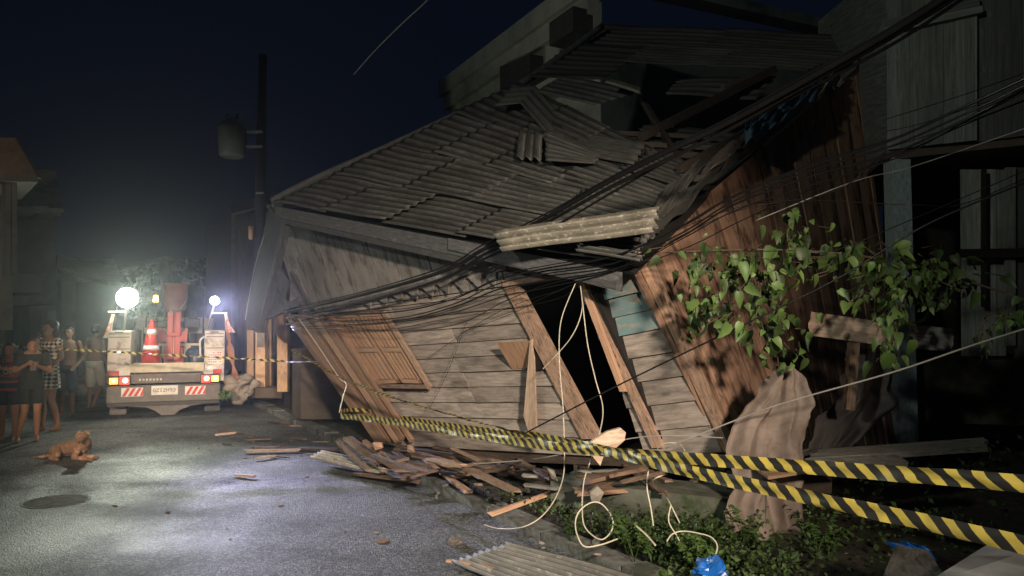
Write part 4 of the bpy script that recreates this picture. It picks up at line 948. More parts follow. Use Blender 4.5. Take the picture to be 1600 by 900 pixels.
ribbon('barrier_tape', [(P(456, 545, 10.6), 84), (P(520, 583, 9.6), 80), (P(600, 616, 8.4), 86), (P(720, 652, 7.1), 80), (P(800, 673, 6.25), 60), (P(850, 684, 5.8), 15), (P(950, 705, 5.0), 0), (P(1040, 728, 4.4), 0), (P(1150, 753, 3.9), -4), (P(1300, 785, 3.4), 3), (P(1480, 824, 2.95), 0), (P(1720, 880, 2.5), 2)],
       'lower wide tape that thins to a twisted pale line toward the porch', flut=.022, phase=.04)
tw = []
for i in range(15):
    u = -60+i*36; v = 537+(u+60)*(564-537)/500+3*math.sin(i*.5)*0; tw.append((P(u, v, 10.9), 60+ (i % 2)*75+ i*180))
ribbon('barrier_tape', tw, 'twisted yellow and black tape stretched across the street in front of the truck and people', flut=.0, w=.038)

# ================================================================ CABLES
def cable(name, pts, r, label, m='cable', cat='cable', group=None, n=10, k=6):
    if name in ('overhead_cable', 'thin_wire'):     # keep clear of the leaning wall
        cl = .62 if name == 'overhead_cable' else .2
        pts = [(p[0], p[1], min(p[2], dw(p[0])-cl)) if 440 < p[0] < 960 and len(p) == 3 and p[1] > 300 else p for p in pts]
    mb = MB(); mb.tube(catmull([P(*p) if len(p) == 3 else p for p in pts], n), r, k); return tag(mb.build(name, M[m]), label, cat, group)
main = [(444, 488, 10.9), (560, 462, 10.2), (690, 425, 8.9), (755, 390, 7.9), (850, 342, 6.9), (950, 284, 6.1), (1040, 238, 5.6), (1130, 196, 5.2), (1260, 125, 4.6), (1400, 45, 4.1), (1560, -60, 3.6)]
def offs(pts, du, dv, dd=0, tw_=0): return [(p[0]+du, p[1]+dv*(1+.3*math.sin(i*1.3+tw_)), p[2]+dd) for i, p in enumerate(pts)]
cable('overhead_cable', main, .021, 'thickest black cable sweeping diagonally up across the roof')
cable('overhead_cable', offs(main, 2, 9, .05), .016, 'second thick cable just under the thickest one across the roof')
cable('overhead_cable', offs(main, 3, 15, .1, 2), .010, 'thinner cable hanging lowest in the diagonal bundle over the roof')
cable('overhead_cable', offs(main, 0, -6, .04, 4), .008, 'thin cable riding on top of the diagonal bundle over the roof')
low = [(448, 492, 10.8), (600, 489, 9.6), (700, 470, 8.6), (775, 438, 7.8), (850, 420, 7.0), (960, 400, 6.2), (1060, 356, 5.7), (1140, 310, 5.4), (1260, 262, 5.0), (1390, 220, 4.6), (1500, 170, 4.3), (1640, 105, 4.0)]
for i, (dv, r) in enumerate([(0, .009), (8, .007), (15, .008), (22, .005), (-6, .005), (28, .0045)]):
    cable('overhead_cable', offs(low, i*3, dv, i*.03, i), r, 'black cable in the lower bundle that sags in front of the plank wall', group='cables of the lower bundle', k=5)
for i, pts in enumerate([[(452, 495, 10.6), (600, 505, 9.4), (720, 480, 8.3), (800, 450, 7.5), (900, 432, 6.7)], [(455, 490, 10.7), (580, 515, 9.5), (690, 500, 8.6), (860, 470, 7.0), (905, 440, 6.6)],
                         [(720, 520, 8.1), (800, 490, 7.4), (850, 465, 7.0), (905, 440, 6.55)], [(668, 560, 8.6), (740, 510, 8.0), (800, 478, 7.5), (880, 452, 6.8)], [(1385, 186, 5.6), (1500, 150, 5.0), (1640, 100, 4.5)],
                         [(1385, 232, 5.6), (1500, 195, 5.0), (1640, 140, 4.5)], [(1385, 205, 5.7), (1450, 190, 5.4), (1640, 125, 4.6)], [(1000, 386, 5.9), (1180, 318, 5.4), (1420, 320, 5.0), (1500, 320, 5), (1640, 262, 4.4)],
                         [(1010, 396, 5.9), (1150, 330, 5.4), (1300, 300, 5.1), (1385, 240, 5.0)], [(670, 640, 8.2), (700, 580, 8.2), (730, 500, 8.1)], [(1040, 395, 5.6), (1230, 392, 5.2), (1300, 392, 5.1), (1420, 345, 4.8), (1640, 250, 4.2)]]):
    cable('thin_wire', pts, .0032, 'thin black wire strung across the house fronts', group='thin black wires over the house fronts', k=5)
cable('thin_wire', [(822, 676, 6.0), (960, 605, 5.6), (1110, 532, 5.2), (1300, 440, 4.8), (1450, 350, 4.5), (1640, 270, 4.2)], .0065, 'straight black wire rising from the tape past the doorway into the leaves', k=6)
M['greywire'] = plain('grey_wire', (.30, .29, .26), .5)
cable('thin_wire', [(1040, 700, 5.5), (1180, 645, 5.2), (1262, 619, 5.0), (1400, 580, 4.7), (1530, 536, 4.4), (1680, 490, 4.1)], .006, 'pale grey wire slanting up to the right over the brown cloth', 'greywire')
cable('thin_wire', [(740, 725, 6.6), (850, 715, 6.2), (1000, 683, 5.7), (1130, 684, 5.5)], .005, 'pale grey wire passing under the doorway behind the tape', 'greywire')
cable('thin_wire', [(1180, 345, 5.5), (1330, 285, 5.1), (1420, 262, 4.9), (1560, 215, 4.5), (1660, 180, 4.3)], .004, 'faint grey wire crossing the post of the right board house', 'greywire')
cable('thin_wire', [(553, 116, 11), (585, 80, 10), (625, 40, 9), (668, 0, 8.1), (740, -75, 7)], .008, 'lone pale wire high in the dark sky', 'greywire')
cable('thin_wire', [(383, 500, 11.2), (400, 410, 11.2), (424, 335, 11.2)], .006, 'pale wire along the drooping left barge board', 'greywire')
cable('thin_wire', [(380, 562, 12.6), (425, 565, 12.0), (470, 566, 11.5), (545, 562, 10)], .006, 'pale wire crossing in front of the porch posts', 'greywire')
cable('thin_wire', [(467, 498, 10.2), (500, 545, 9.8), (530, 590, 9.4), (541, 600, 9.2), (536, 620, 9.1), (530, 645, 9.0)], .007, 'pale wire hanging at the left end of the orange studs', 'whitecable')
def wire(pts, label, r=.0045): cable('loose_wire', pts, r, label, 'whitecable', 'wire', k=7)
wire([(899, 443, 6.6), (877, 500, 6.5), (874, 560, 6.3), (880, 640, 6.1), (882, 707, 5.9), (880, 745, 5.7), (867, 780, 5.45), (845, 808, 5.3), (815, 824, 5.3), (780, 826, 5.6), (757, 820, 5.75)], 'long pale wire hanging from the doorway top down to the road edge')
wire([(907, 447, 6.55), (909, 486, 6.5), (891, 529, 6.5), (848, 577, 6.7)], 'short pale wire curving from the doorway top to the left frame')
wire([(910, 470, 6.5), (918, 537, 6.4), (930, 591, 6.3), (942, 638, 6.2), (936, 680, 5.9), (922, 722, 5.6), (912, 755, 5.4), (910, 805, 5.1), (917, 828, 5.0), (939, 843, 4.9), (955, 830, 4.95), (957, 811, 5.0), (942, 789, 5.0), (925, 785, 5.0), (906, 798, 5.0), (899, 817, 4.95), (903, 839, 4.85), (914, 854, 4.8), (939, 851, 4.8), (965, 842, 4.85)], 'pale wire with a round loop hanging in front of the weeds', .005)
wire([(1014, 728, 4.8), (1011, 761, 4.75), (1017, 794, 4.7), (1021, 822, 4.65)], 'short straight pale wire hanging under the tape fork')
wire([(1044, 740, 4.7), (1021, 751, 4.7), (1039, 772, 4.7), (1055, 803, 4.65), (1062, 817, 4.6)], 'kinked pale wire hanging right of the short straight one')
wire([(1048, 790, 4.65), (1045, 815, 4.6), (1058, 838, 4.55), (1066, 856, 4.5)], 'thin pale wire end trailing into the weeds under the kinked wire', .004)
wire([(1197, 765, 3.8), (1196, 800, 3.9), (1195, 822, 4.0)], 'thin wire hanging straight below the lower tape beside the cloth', .003)
wire([(1042, 846, 4.4), (1050, 835, 4.4), (1066, 830, 4.4), (1090, 833, 4.35), (1112, 840, 4.3), (1121, 855, 4.25), (1114, 875, 4.2)], 'thin pale wire arching over the weeds', .004)
wire([(994, 822, 4.7), (1010, 836, 4.6), (1024, 852, 4.5)], 'stub of grey wire sticking out of the weeds', .006)
wire([(1027, 702, 5.6), (1035, 694, 5.55), (1050, 692, 5.5), (1062, 694, 5.5), (1070, 704, 5.4)], 'small pale wire hoop above the tape by the right door frame', .004)
def wireg(pts, label, r=.006, z=.015): cable('loose_wire', [G(u, v, z) for u, v in pts], r, label, 'whitecable', 'wire', k=7)
wireg([(637, 793), (615, 786), (600, 777), (593, 767), (600, 761), (625, 760)], 'small pale wire loop lying on the road')
cable('loose_wire', [G(u, v, .012) for u, v in ((640, 793), (690, 803), (740, 817), (775, 822))], .006, 'dark wire trailing along the road edge', 'cable', 'wire')

# ================================================================ PEOPLE
def skinm(name, c): return mat(name, c, tuple(x*.85 for x in c), 8, rough=.55, bump=.03, tone=False)
M['skinA'] = skinm('warm_tan_skin', (.34, .17, .10)); M['skinB'] = skinm('dark_tan_skin', (.20, .10, .062))
M['hair'] = mat('dark_hair', (.025, .018, .014), (.014, .010, .008), 30, rough=.6, bump=.4, tone=False)
def person(loc, rz, H, skin, label, pose, clothes, hair='short', lean=0, headtilt=0):
    s = H/1.7; root = empty('person', loc, label, 'person', rz=rz)
    def S(x, y, z): return V((x, y, z))*s
    ps = dict(elL=(.24, 0, 1.12), wrL=(.24, -.04, .88), elR=(-.24, 0, 1.12), wrR=(-.24, -.04, .88), knL=(.09, -.02, .49), anL=(.09, .02, .08), knR=(-.09, -.02, .49), anR=(-.09, .02, .08), sh=(0, 0, 0), hd=(0, -.02, 1.60))
    ps.update(pose)
    o = V(ps['sh'])   # upper body shift (leaning)
    shL, shR = V((.17, 0, 1.40))+o, V((-.17, 0, 1.40))+o
    ch, nk, hd = V((0, 0, 1.26))+o*.7, V((0, 0, 1.46))+o, V(ps['hd'])
    hipL, hipR, pel = V((.085, 0, .9)), V((-.085, 0, .9)), V((0, 0, .96))
    segs = []
    def c(mb, a, b, r1, r2, g=0): mb.cap(V(a)*s, V(b)*s, (r1+g)*s, (r2+g)*s)
    def torso(mb, g=0, zlo=.88, zhi=1.46):
        secs = [(.84, .10, .09), (.90, .155, .11), (.98, .158, .11), (1.08, .135, .095), (1.20, .15, .105), (1.32, .168, .11), (1.40, .15, .09), (1.46, .065, .06)]
        L_ = []
        for z, rx, ry in secs:
            if z < zlo-.001 or z > zhi+.001: continue
            k = max(0, (z-1.0)/.45); L_.append((S(o.x*k, o.y*k, z+o.z*k), (rx+g)*s, (ry+g)*s))
        mb.loft(L_, 18)
    mb = MB(); torso(mb)
    c(mb, nk-V((0, 0, .05)), hd-V((0, -.01, .06)), .055, .05)
    mb.ball(S(*hd), V((.072, .09, .112))*s, 18, 12); mb.ball(S(*(hd+V((0, -.03, -.065)))), V((.052, .06, .05))*s)   # jaw
    c(mb, hd+V((0, -.092, .01)), hd+V((0, -.112, -.022)), .010, .014)      # nose
    for q in (-1, 1):
        mb.ball(S(*(hd+V((q*.074, .005, -.005)))), V((.012, .022, .032))*s, 8, 6)
        c(mb, hd+V((q*.045, -.082, .03)), hd+V((q*.018, -.09, .032)), .007, .007)   # brow
    c(mb, hd+V((-.022, -.088, -.052)), hd+V((.022, -.088, -.052)), .008, .008)
    for sh, el, wr, q in ((shL, V(ps['elL']), V(ps['wrL']), 1), (shR, V(ps['elR']), V(ps['wrR']), -1)):
        mb.ball(sh*s, .058*s); c(mb, sh, el, .048, .038); c(mb, el, wr, .038, .026)
        d = (wr-el).normalized(); hn = wr+d*.05; side = d.cross(V((0, 1, 0.2))).normalized()
        mb.ball(hn*s, V((.036, .024, .045))*s, 10, 8, rot=d.to_track_quat('Z', 'Y').to_matrix())
        for i, l in enumerate((.065, .078, .072, .055)):
            a = hn+d*.03+side*(i-1.5)*.019; kn = a+d*l*.55; e = kn+(d+V((0, -.5, 0))).normalized()*l*.5; c(mb, a, kn, .0095, .009); c(mb, kn, e, .009, .008)
        a = hn-d*.02-side*.025; c(mb, a, a+(d-side).normalized()*.055, .012, .010)
    for hp, kn, an, q in ((hipL, V(ps['knL']), V(ps['anL']), 1), (hipR, V(ps['knR']), V(ps['anR']), -1)):
        c(mb, hp, kn, .082, .055); c(mb, kn, kn*.55+an*.45+V((0, .015, 0)), .05, .052); c(mb, kn*.55+an*.45+V((0, .015, 0)), an, .05, .034)
        c(mb, an+V((0, .03, -.045)), an+V((0, -.13, -.05)), .034, .026); c(mb, an, an+V((0, -.09, -.04)), .034, .026)
    mb.build('body', skin, root, local=True, remesh=.0085, smooth=3)
    eb = MB()
    for q in (-1, 1): eb.ball(S(*(hd+V((q*.030, -.079, .008)))), V((.011, .008, .006))*s, 8, 6)
    eb.build('eyes', M['hair'], root, local=True)
    hb = MB(); hb.ball(S(*(hd+V((0, .014, .022)))), V((.085, .095, .108))*s, 18, 12)
    cut = MB()
    hb.v = [v for v in hb.v]
    for i, v in enumerate(hb.v):     # open the face
        l = v/s-hd
        if l.y < -.02 and l.z < .055: hb.v[i] = (hd+V((l.x*.75, -.015, l.z)))*s
    if hair == 'long':
        hb.loft([(S(*(hd+V((0, .075, -.20)))), .06*s, .03*s), (S(*(hd+V((0, .07, -.1)))), .085*s, .045*s), (S(*(hd+V((0, .04, .02)))), .088*s, .07*s)], 14)
    if hair == 'big':
        hb.ball(S(*(hd+V((0, .05, .05)))), V((.105, .105, .10))*s, 16, 10); hb.loft([(S(*(hd+V((0, .08, -.16)))), .085*s, .04*s), (S(*(hd+V((0, .06, .0)))), .11*s, .07*s)], 14)
    if hair == 'down':
        for q in (-1, 1): hb.cap(S(*(hd+V((q*.07, .0, .04)))), S(*(hd+V((q*.085, -.02, -.20)))), .035*s, .03*s)
        hb.loft([(S(*(hd+V((0, .07, -.24)))), .07*s, .03*s), (S(*(hd+V((0, .05, .0)))), .09*s, .07*s)], 14)
    hb.build('hair', M['hair'], root, local=True, remesh=.009, smooth=2)
    for kind, m in clothes:
        g = MB()
        if kind in ('shirt', 'dress'):
            torso(g, .014, .90 if kind == 'shirt' else .84, 1.40)
            for sh, el in ((shL, V(ps['elL'])), (shR, V(ps['elR']))): c(g, sh, sh+(el-sh)*(.55 if kind == 'shirt' else .12), .066, .062)
            if kind == 'dress': g.loft([(S(0, 0, .66), .20*s, .145*s), (S(0, 0, .78), .19*s, .14*s), (S(0, 0, .92), .175*s, .13*s)], 20)
            if kind == 'shirt': g.loft([(S(0, 0, .83), .178*s, .128*s), (S(0, 0, 1.0), .165*s, .12*s)], 18)
        if kind in ('shorts', 'longshorts'):
            torso(g, .018, .84, .98); f_ = .58 if kind == 'shorts' else .92
            for hp, kn in ((hipL, V(ps['knL'])), (hipR, V(ps['knR']))): c(g, hp, hp+(kn-hp)*f_, .098, .088)
        g.build('shirt' if kind == 'shirt' else ('dress' if kind == 'dress' else 'shorts'), m, root, local=True, remesh=.010, smooth=3)
    return root, s, hd
M['black_cloth'] = plain('black_cloth', (.016, .018, .016), .9); M['navy'] = plain('navy_cloth', (.02, .025, .05), .9); M['cream'] = mat('cream_cloth', (.56, .49, .38), (.45, .38, .29), 7, rough=.9, bump=.2, tone=False)
# striped jersey
m, n, b = newmat('striped_jersey'); N = n.nodes.new; L = n.links.new; tc = N('ShaderNodeTexCoord'); sx = N('ShaderNodeSeparateXYZ'); L(tc.outputs['Object'], sx.inputs[0])
mm = N('ShaderNodeMath'); mm.operation = 'MULTIPLY'; L(sx.outputs[2], mm.inputs[0]); mm.inputs[1].default_value = 9.5; fr = N('ShaderNodeMath'); fr.operation = 'FRACT'; L(mm.outputs[0], fr.inputs[0])
gt = N('ShaderNodeMath'); gt.operation = 'GREATER_THAN'; L(fr.outputs[0], gt.inputs[0]); gt.inputs[1].default_value = .5
mx = N('ShaderNodeMix'); mx.data_type = 'RGBA'; L(gt.outputs[0], mx.inputs[0]); mx.inputs[6].default_value = (.03, .012, .016, 1); mx.inputs[7].default_value = (.22, .018, .03, 1); L(mx.outputs[2], b.inputs['Base Color']); b.inputs['Roughness'].default_value = .8; M['jersey'] = m
# dotted dress
m, n, b = newmat('dotted_dress'); N = n.nodes.new; L = n.links.new; tc = N('ShaderNodeTexCoord'); mp = N('ShaderNodeMapping'); L(tc.outputs['Object'], mp.inputs[0]); mp.inputs['Rotation'].default_value = (0, R(45), 0); mp.inputs['Scale'].default_value = (24, 24, 24)
ch = N('ShaderNodeTexChecker'); ch.inputs['Scale'].default_value = 1; L(mp.outputs[0], ch.inputs[0]); ch.inputs['Color1'].default_value = (.02, .018, .016, 1); ch.inputs['Color2'].default_value = (.62, .55, .42, 1); L(ch.outputs[0], b.inputs['Base Color']); b.inputs['Roughness'].default_value = .85
# flatten the depth axis so the checks read as diamonds
mp.inputs['Scale'].default_value = (24, .01, 24)
M['dots'] = m
def feet(u, v): return G(u, v)
r_, s_, h_ = person(feet(12, 689), R(20), 1.42, M['skinA'], 'person in a maroon and black striped jersey at the left edge, head bent', dict(hd=(.02, -.14, 1.52), sh=(0, -.07, 0), elR=(-.22, -.15, 1.14), wrR=(-.1, -.33, 1.22), elL=(.22, -.14, 1.14), wrL=(.05, -.34, 1.2)), [('shirt', M['jersey']), ('shorts', M['navy'])], 'down')
mb = MB(); glyphs(mb, 'URB', V((-.02, -.245, 1.03)), V((.95, .3, 0)).normalized(), V((0, 0, 1)), .012); mb.build('jersey_lettering', M['cream'], r_, local=True)
mb = MB(); mb.box((-.04, -.36, 1.0), (.07, .012, .13), rx=R(-30)); ph_ = mb.build('phone', M['black'], None, local=True); ph_.location = r_.location; ph_.rotation_euler = (0, 0, R(20)); tag(ph_, 'dark phone held by the person in the striped jersey', 'phone')
r_, s_, h_ = person(feet(46, 690), R(35), 1.48, M['skinA'], 'person in a black shirt and shorts looking down at a phone', dict(hd=(0, -.13, 1.53), sh=(0, -.06, 0), elR=(-.23, -.08, 1.13), wrR=(-.08, -.31, 1.24), elL=(.25, -.06, 1.12), wrL=(.06, -.31, 1.22), knR=(-.08, -.03, .49), anR=(-.16, .02, .08), anL=(.1, .05, .08)), [('shirt', M['black_cloth']), ('shorts', M['black_cloth'])], 'short')
mb = MB(); mb.box((0, -.33, 1.06), (.07, .012, .14), rx=R(-35)); ph_ = mb.build('phone', M['tgrey'], None, local=True); ph_.location = r_.location; ph_.rotation_euler = (0, 0, R(35)); tag(ph_, 'phone held out by the person dressed in black', 'phone')
person(feet(73, 673), R(-15), 1.66, M['skinA'], 'woman in a black and cream dotted short dress with one hand at her face', dict(elR=(-.2, -.12, 1.16), wrR=(-.09, -.15, 1.40), elL=(.26, -.02, 1.15), wrL=(.2, -.2, 1.0), anL=(.15, .06, .08), knL=(.11, -.04, .49), anR=(-.05, -.04, .08)), [('dress', M['dots'])], 'big')
person(feet(104, 650), R(10), 1.58, M['skinB'], 'shirtless person in navy shorts standing behind the woman in the dotted dress', dict(elL=(.28, .02, 1.15), wrL=(.2, -.14, .98)), [('longshorts', M['navy'])], 'short')
p_ = G(146, 640)
person(V((p_.x, p_.y, .0)), R(170), 1.62, M['skinB'], 'shirtless person in cream knee length shorts walking away beside the truck', dict(knR=(-.09, -.1, .5), anR=(-.08, .1, .12), elL=(.23, .06, 1.13)), [('longshorts', M['cream'])], 'short')

# ================================================================ DOG
dp = G(116, 716); K_ = dp.y/F
dog = empty('dog', dp, 'reddish brown dog lying on the road with its head raised', 'dog')
def D(u, v, y=0): return V(((u-116)*K_, y, (716-v)*K_))
M['fur'] = mat('reddish_fur', (.22, .13, .08), (.11, .065, .038), 40, (1, 1, 1), .9, 1.0, tone=False, c3=(.55, .33, .18), s3=6, lo3=.55, hi3=.7)
mb = MB()
mb.cap(D(95, 703, .08), D(112, 700, .02), .095, .092); mb.cap(D(112, 700, .02), D(129, 696, -.02), .092, .105); mb.cap(D(129, 696, -.02), D(136, 690, -.07), .10, .075); mb.cap(D(136, 690, -.07), D(137, 683, -.11), .07, .058)
mb.ball(D(137, 681, -.13), (.066, .075, .06)); mb.cap(D(139, 682, -.16), D(143, 686, -.25), .042, .026); mb.ball(D(143.4, 685, -.272), .017)
mb.cap(D(90, 705, -.02), D(97, 708, -.10), .085, .05); mb.cap(D(97, 708, -.10), D(90, 712, -.13), .042, .03); mb.cap(D(90, 713.5, -.13), D(102, 714, -.16), .026, .022)
mb.cap(D(92, 706, .14), D(99, 710, .2), .07, .04)
for yy, e in ((-.13, 0), (.02, 3)):
    mb.cap(D(130, 700, yy), D(127, 711, yy-.02), .048, .034); mb.cap(D(127, 712, yy-.02), D(154-e, 713.3, yy-.07), .03, .021); mb.ball(D(157-e, 713.6, yy-.08), (.032, .026, .018))
    for t_ in (-1, 0, 1): mb.ball(D(160.5-e, 714, yy-.085+t_*.014), (.012, .008, .010), 8, 6)
tl = catmull([D(86, 707, .08), D(76, 712, .06), D(64, 714, .02), D(54, 713.8, .0)], 6)
for i in range(len(tl)-1): mb.cap(tl[i], tl[i+1], .032-.0012*i, .031-.0012*i)
mb.build('body', M['fur'], dog, local=True, remesh=.007, smooth=3)
def ear(c, tip, n):
    e = MB(); e.cap(c, c*.5+tip*.5, .026, .024); e.cap(c*.5+tip*.5, tip, .022, .009)
    for i in range(len(e.v)): pass
    return e.build('ear', M['fur'], dog, local=True, remesh=.006, smooth=2)
ear(D(132, 674.5, -.12), D(128.5, 680, -.15), 0); ear(D(141.5, 673.5, -.10), D(148, 676.5, -.13), 0)
mb = MB(); mb.ball(D(144, 685, -.285), (.011, .008, .009), 10, 8); mb.build('nose', M['black'], dog, local=True)
mb = MB(); mb.ball(D(136.4, 680, -.192), .009, 8, 6); mb.ball(D(141.5, 679.6, -.175), .009, 8, 6); mb.build('eyes', M['black'], dog, local=True)

# ================================================================ LEAFY BRANCH (hanging over the right)
def bigleaf(mb, c, s, d, nrm, tone):
    d = d.normalized(); x = d.cross(nrm).normalized(); n_ = x.cross(d)
    f1 = random.uniform(.6, 1.0); out = [(0, .0), (.26*f1, -.08*random.random()), (.44*f1, .14), (.42*f1, .45), (.22*f1, .78), (0, 1.05)]; cu = random.uniform(.1, .6)
    b = len(mb.v)
    mid = [(0, .0), (0, .12), (0, .42), (0, .75), (0, 1.05)]
    R_ = [c+x*s*a+d*s*t+n_*s*(abs(a)*.45-t*t*cu) for a, t in out[1:5]]; L_ = [c-x*s*a+d*s*t+n_*s*(abs(a)*.45-t*t*cu) for a, t in out[1:5]]
    Mi = [c+d*s*t-n_*s*t*t*cu for _, t in mid]
    mb.v += Mi+R_+L_
    for side in (5, 9):
        f = [[0, 1, side+1, side], [1, 2, side+2, side+1], [2, 3, side+3, side+2], [3, 4, side+3]]
        for q in f:
            q = q if side == 5 else q[::-1]; mb.face([b+i for i in q], [(0, 0)]*len(q), tone, True)
def leafy(name, stems, clusters, label, cat, size=.085, m='leaf'):
    base = stems[0][0] if isinstance(stems[0][0], V) else P(*stems[0][0]); t = empty(name, V((base.x, base.y, 0)) if False else base, label, cat)
    mb = MB(); pts_all = []
    for st in stems:
        pts = catmull([P(*p) if not isinstance(p, V) else p for p in st], 8); pts_all += pts; mb.tube(pts, .011, 6, .004)
    mb2 = MB()
    for (u, v, d, ru, rv, n_) in clusters:
        c = P(u, v, d)
        for _ in range(int(n_*1.6)):
            a = random.gauss(0, .66); b_ = random.gauss(0, .6); p = P(u+ru*a, v+rv*b_, d+random.gauss(0, .18))
            dr = V((random.gauss(0, .5), random.gauss(-.1, .5), random.gauss(-.9, .45))); nr = V((random.gauss(0, .5), random.gauss(-.6, .5), random.gauss(.6, .4)))
            if abs(dr.normalized().dot(nr.normalized())) > .95: continue
            bigleaf(mb2, p, size*random.choice((.5, .7, .9, 1.1, 1.45))*rt(.85, 1.15), dr, nr, rt(.3, 1.7))
            if random.random() < .6: mb.tube([p, p*.7+c*.3+V((0, 0, .04))], .003, 4)
    mb.build('stem', M['bark'], t); mb2.build('foliage', M[m], t); return t
leafy('leafy_branch', [[(1720, 505, 4.9), (1600, 468, 5.0), (1540, 448, 5.1), (1430, 415, 5.3), (1380, 405, 5.4), (1350, 385, 5.4)], [(1380, 405, 5.4), (1300, 395, 5.5), (1200, 390, 5.6), (1100, 392, 5.7), (1030, 395, 5.8)], [(1240, 392, 5.5), (1200, 450, 5.4), (1170, 520, 5.4)], [(1440, 420, 5.3), (1400, 500, 5.2), (1392, 570, 5.1)], [(1235, 395, 5.5), (1230, 365, 5.5), (1238, 348, 5.45)]],
      [(1235, 375, 5.5, 34, 34, 26), (1190, 435, 5.45, 60, 40, 60), (1180, 490, 5.4, 60, 40, 48), (1210, 540, 5.35, 30, 40, 20), (1090, 480, 5.6, 28, 50, 20), (1110, 405, 5.65, 60, 18, 20), (1330, 400, 5.5, 50, 36, 26), (1420, 445, 5.3, 76, 42, 84), (1370, 430, 5.3, 90, 40, 30), (1465, 440, 5.2, 50, 30, 30), (1390, 510, 5.2, 24, 40, 16), (1395, 555, 5.1, 12, 30, 8), (1130, 430, 5.6, 40, 50, 14)],
      'green heart leaved branch hanging in front of the brown side wall', 'branch', .082)
leafy('leafy_branch', [[(1720, 500, 4.5), (1640, 490, 4.6), (1590, 492, 4.6), (1540, 500, 4.7), (1530, 540, 4.7)]], [(1560, 500, 4.7, 40, 30, 10), (1592, 490, 4.6, 16, 12, 5), (1540, 540, 4.7, 14, 26, 5)], 'sparse small leaved twig at the right edge before the pale boards', 'branch', .07)

# ================================================================ CLOTH, SHEETS AND BOARDS ON THE RIGHT
def drape(name, rows, d, m, label, cat, amp=.05, fr_=16, dtop=0, nu=26):
    def fn(a, b):
        x = b*(len(rows)-1); i = min(int(x), len(rows)-2); f_ = x-i
        v = rows[i][0]*(1-f_)+rows[i+1][0]*f_; ul = rows[i][1]*(1-f_)+rows[i+1][1]*f_; ur = rows[i][2]*(1-f_)+rows[i+1][2]*f_
        jt = noise.noise(V((b*6, round(a), d)))*14+noise.noise(V((b*17, round(a), d)))*6; ul += jt*(1-a); ur += jt*a; v += b**6*22*noise.noise(V((a*7, 3, d)))
        p = P(ul+(ur-ul)*a, v, d+dtop*(1-b)); return p+V((0, 1, 0))*amp*(abs(math.sin(a*fr_*.5+1.2*math.sin(b*2+a*2)+noise.noise(V((a*3, b*2, 5)))*2))*.8+noise.noise(V((a*4, b*2.5, d)))*1.1+noise.noise(V((a*9, b*7, d)))*.35)+V((.008, 0, 0))*noise.noise(V((a*9, b*9, 0)))
    mb = MB(); mb.grid(fn, nu, 40, .008, True, n=V((0, -1, 0)), uvs=(1, 1)); return tag(mb.build(name, m), label, cat)
drape('brown_cloth', [(572, 1214, 1238), (590, 1203, 1262), (625, 1176, 1272), (660, 1158, 1264), (700, 1142, 1262), (740, 1143, 1262), (790, 1143, 1252), (842, 1150, 1258)], 5.15, M['cloth'], 'large dirty brown cloth hanging from the corner of the side wall', 'cloth', .085, 15, .5, 60)
drape('dark_sheet', [(545, 1322, 1398), (600, 1318, 1400), (640, 1300, 1400), (700, 1262, 1340), (712, 1255, 1335)], 6.1, M['greytarp'], 'dark crumpled sheet hanging under the pale broken board', 'sheet', .07, 12, .2)
def board(q, th, m, label, cat='board', tone=1., group=None, name='broken_board', rag_=0):
    mb = MB(); c = [x if isinstance(x, V) else P(*x) for x in q]
    d = (c[1]-c[0]); nn = d.cross(c[3]-c[0]).normalized()
    if rag_:
        k = 6; T_ = []
        Lp = [c[0]+(c[3]-c[0])*i/k + d*random.uniform(-rag_, rag_)*(0 < i) for i in range(k+1)]; Rp = [c[1]+(c[2]-c[1])*i/k+d*random.uniform(-rag_, rag_) for i in range(k+1)]
        uo = (random.random()*9, random.random()*9)
        for i in range(k): mb.hexa([Lp[i], Rp[i], Rp[i+1], Lp[i+1]]+[x-nn*th for x in (Lp[i], Rp[i], Rp[i+1], Lp[i+1])], tone, (uo[0], uo[1]+i*(c[3]-c[0]).length/k))
    else: mb.slab(c, th, tone, nn)
    return tag(mb.build(name, M[m]), label, cat, group)
board([(1265, 524, 6.0), (1398, 542, 5.8), (1398, 506, 5.8), (1268, 487, 6.0)], .03, 'paleplank', 'pale broken board held level behind the hanging leaves', rag_=.03, name='pale_board')
board([(1420, 544, 6.1), (1489, 550, 6.0), (1490, 514, 6.0), (1421, 506, 6.1)], .03, 'greyplank', 'grey stub of board just right of the pale blue post', tone=1.1, rag_=.03)
mb = MB(); mb.beam(P(1334, 535, 5.9), P(1326, 640, 5.9), .07, .07, up=V((0, 1, 0))); tag(mb.build('broken_stud', M['debris']), 'short upright stud under the pale broken board', 'stud')
board([(1262, 716, 5.2), (1545, 697, 5.6), (1540, 683, 5.7), (1280, 702, 5.6)], .04, 'greyplank', 'long mossy grey board lying level above the tape at the right', tone=.75, rag_=.02)
board([(1255, 730, 4.9), (1420, 722, 5.0), (1400, 710, 5.1), (1258, 716, 5.0)], .05, 'greyplank', 'dark short board just below the long mossy board', tone=.5)
board([(1135, 752, 5.6), (1300, 758, 5.4), (1300, 742, 5.5), (1135, 735, 5.7)], .08, 'darkwood', 'dark timber beam end under the side wall behind the tapes', 'beam')
board([(1200, 745, 5.0), (1262, 735, 5.0), (1250, 722, 5.2), (1180, 730, 5.2)], .02, 'rawwood', 'small orange board scrap between the tapes by the cloth', tone=.6)

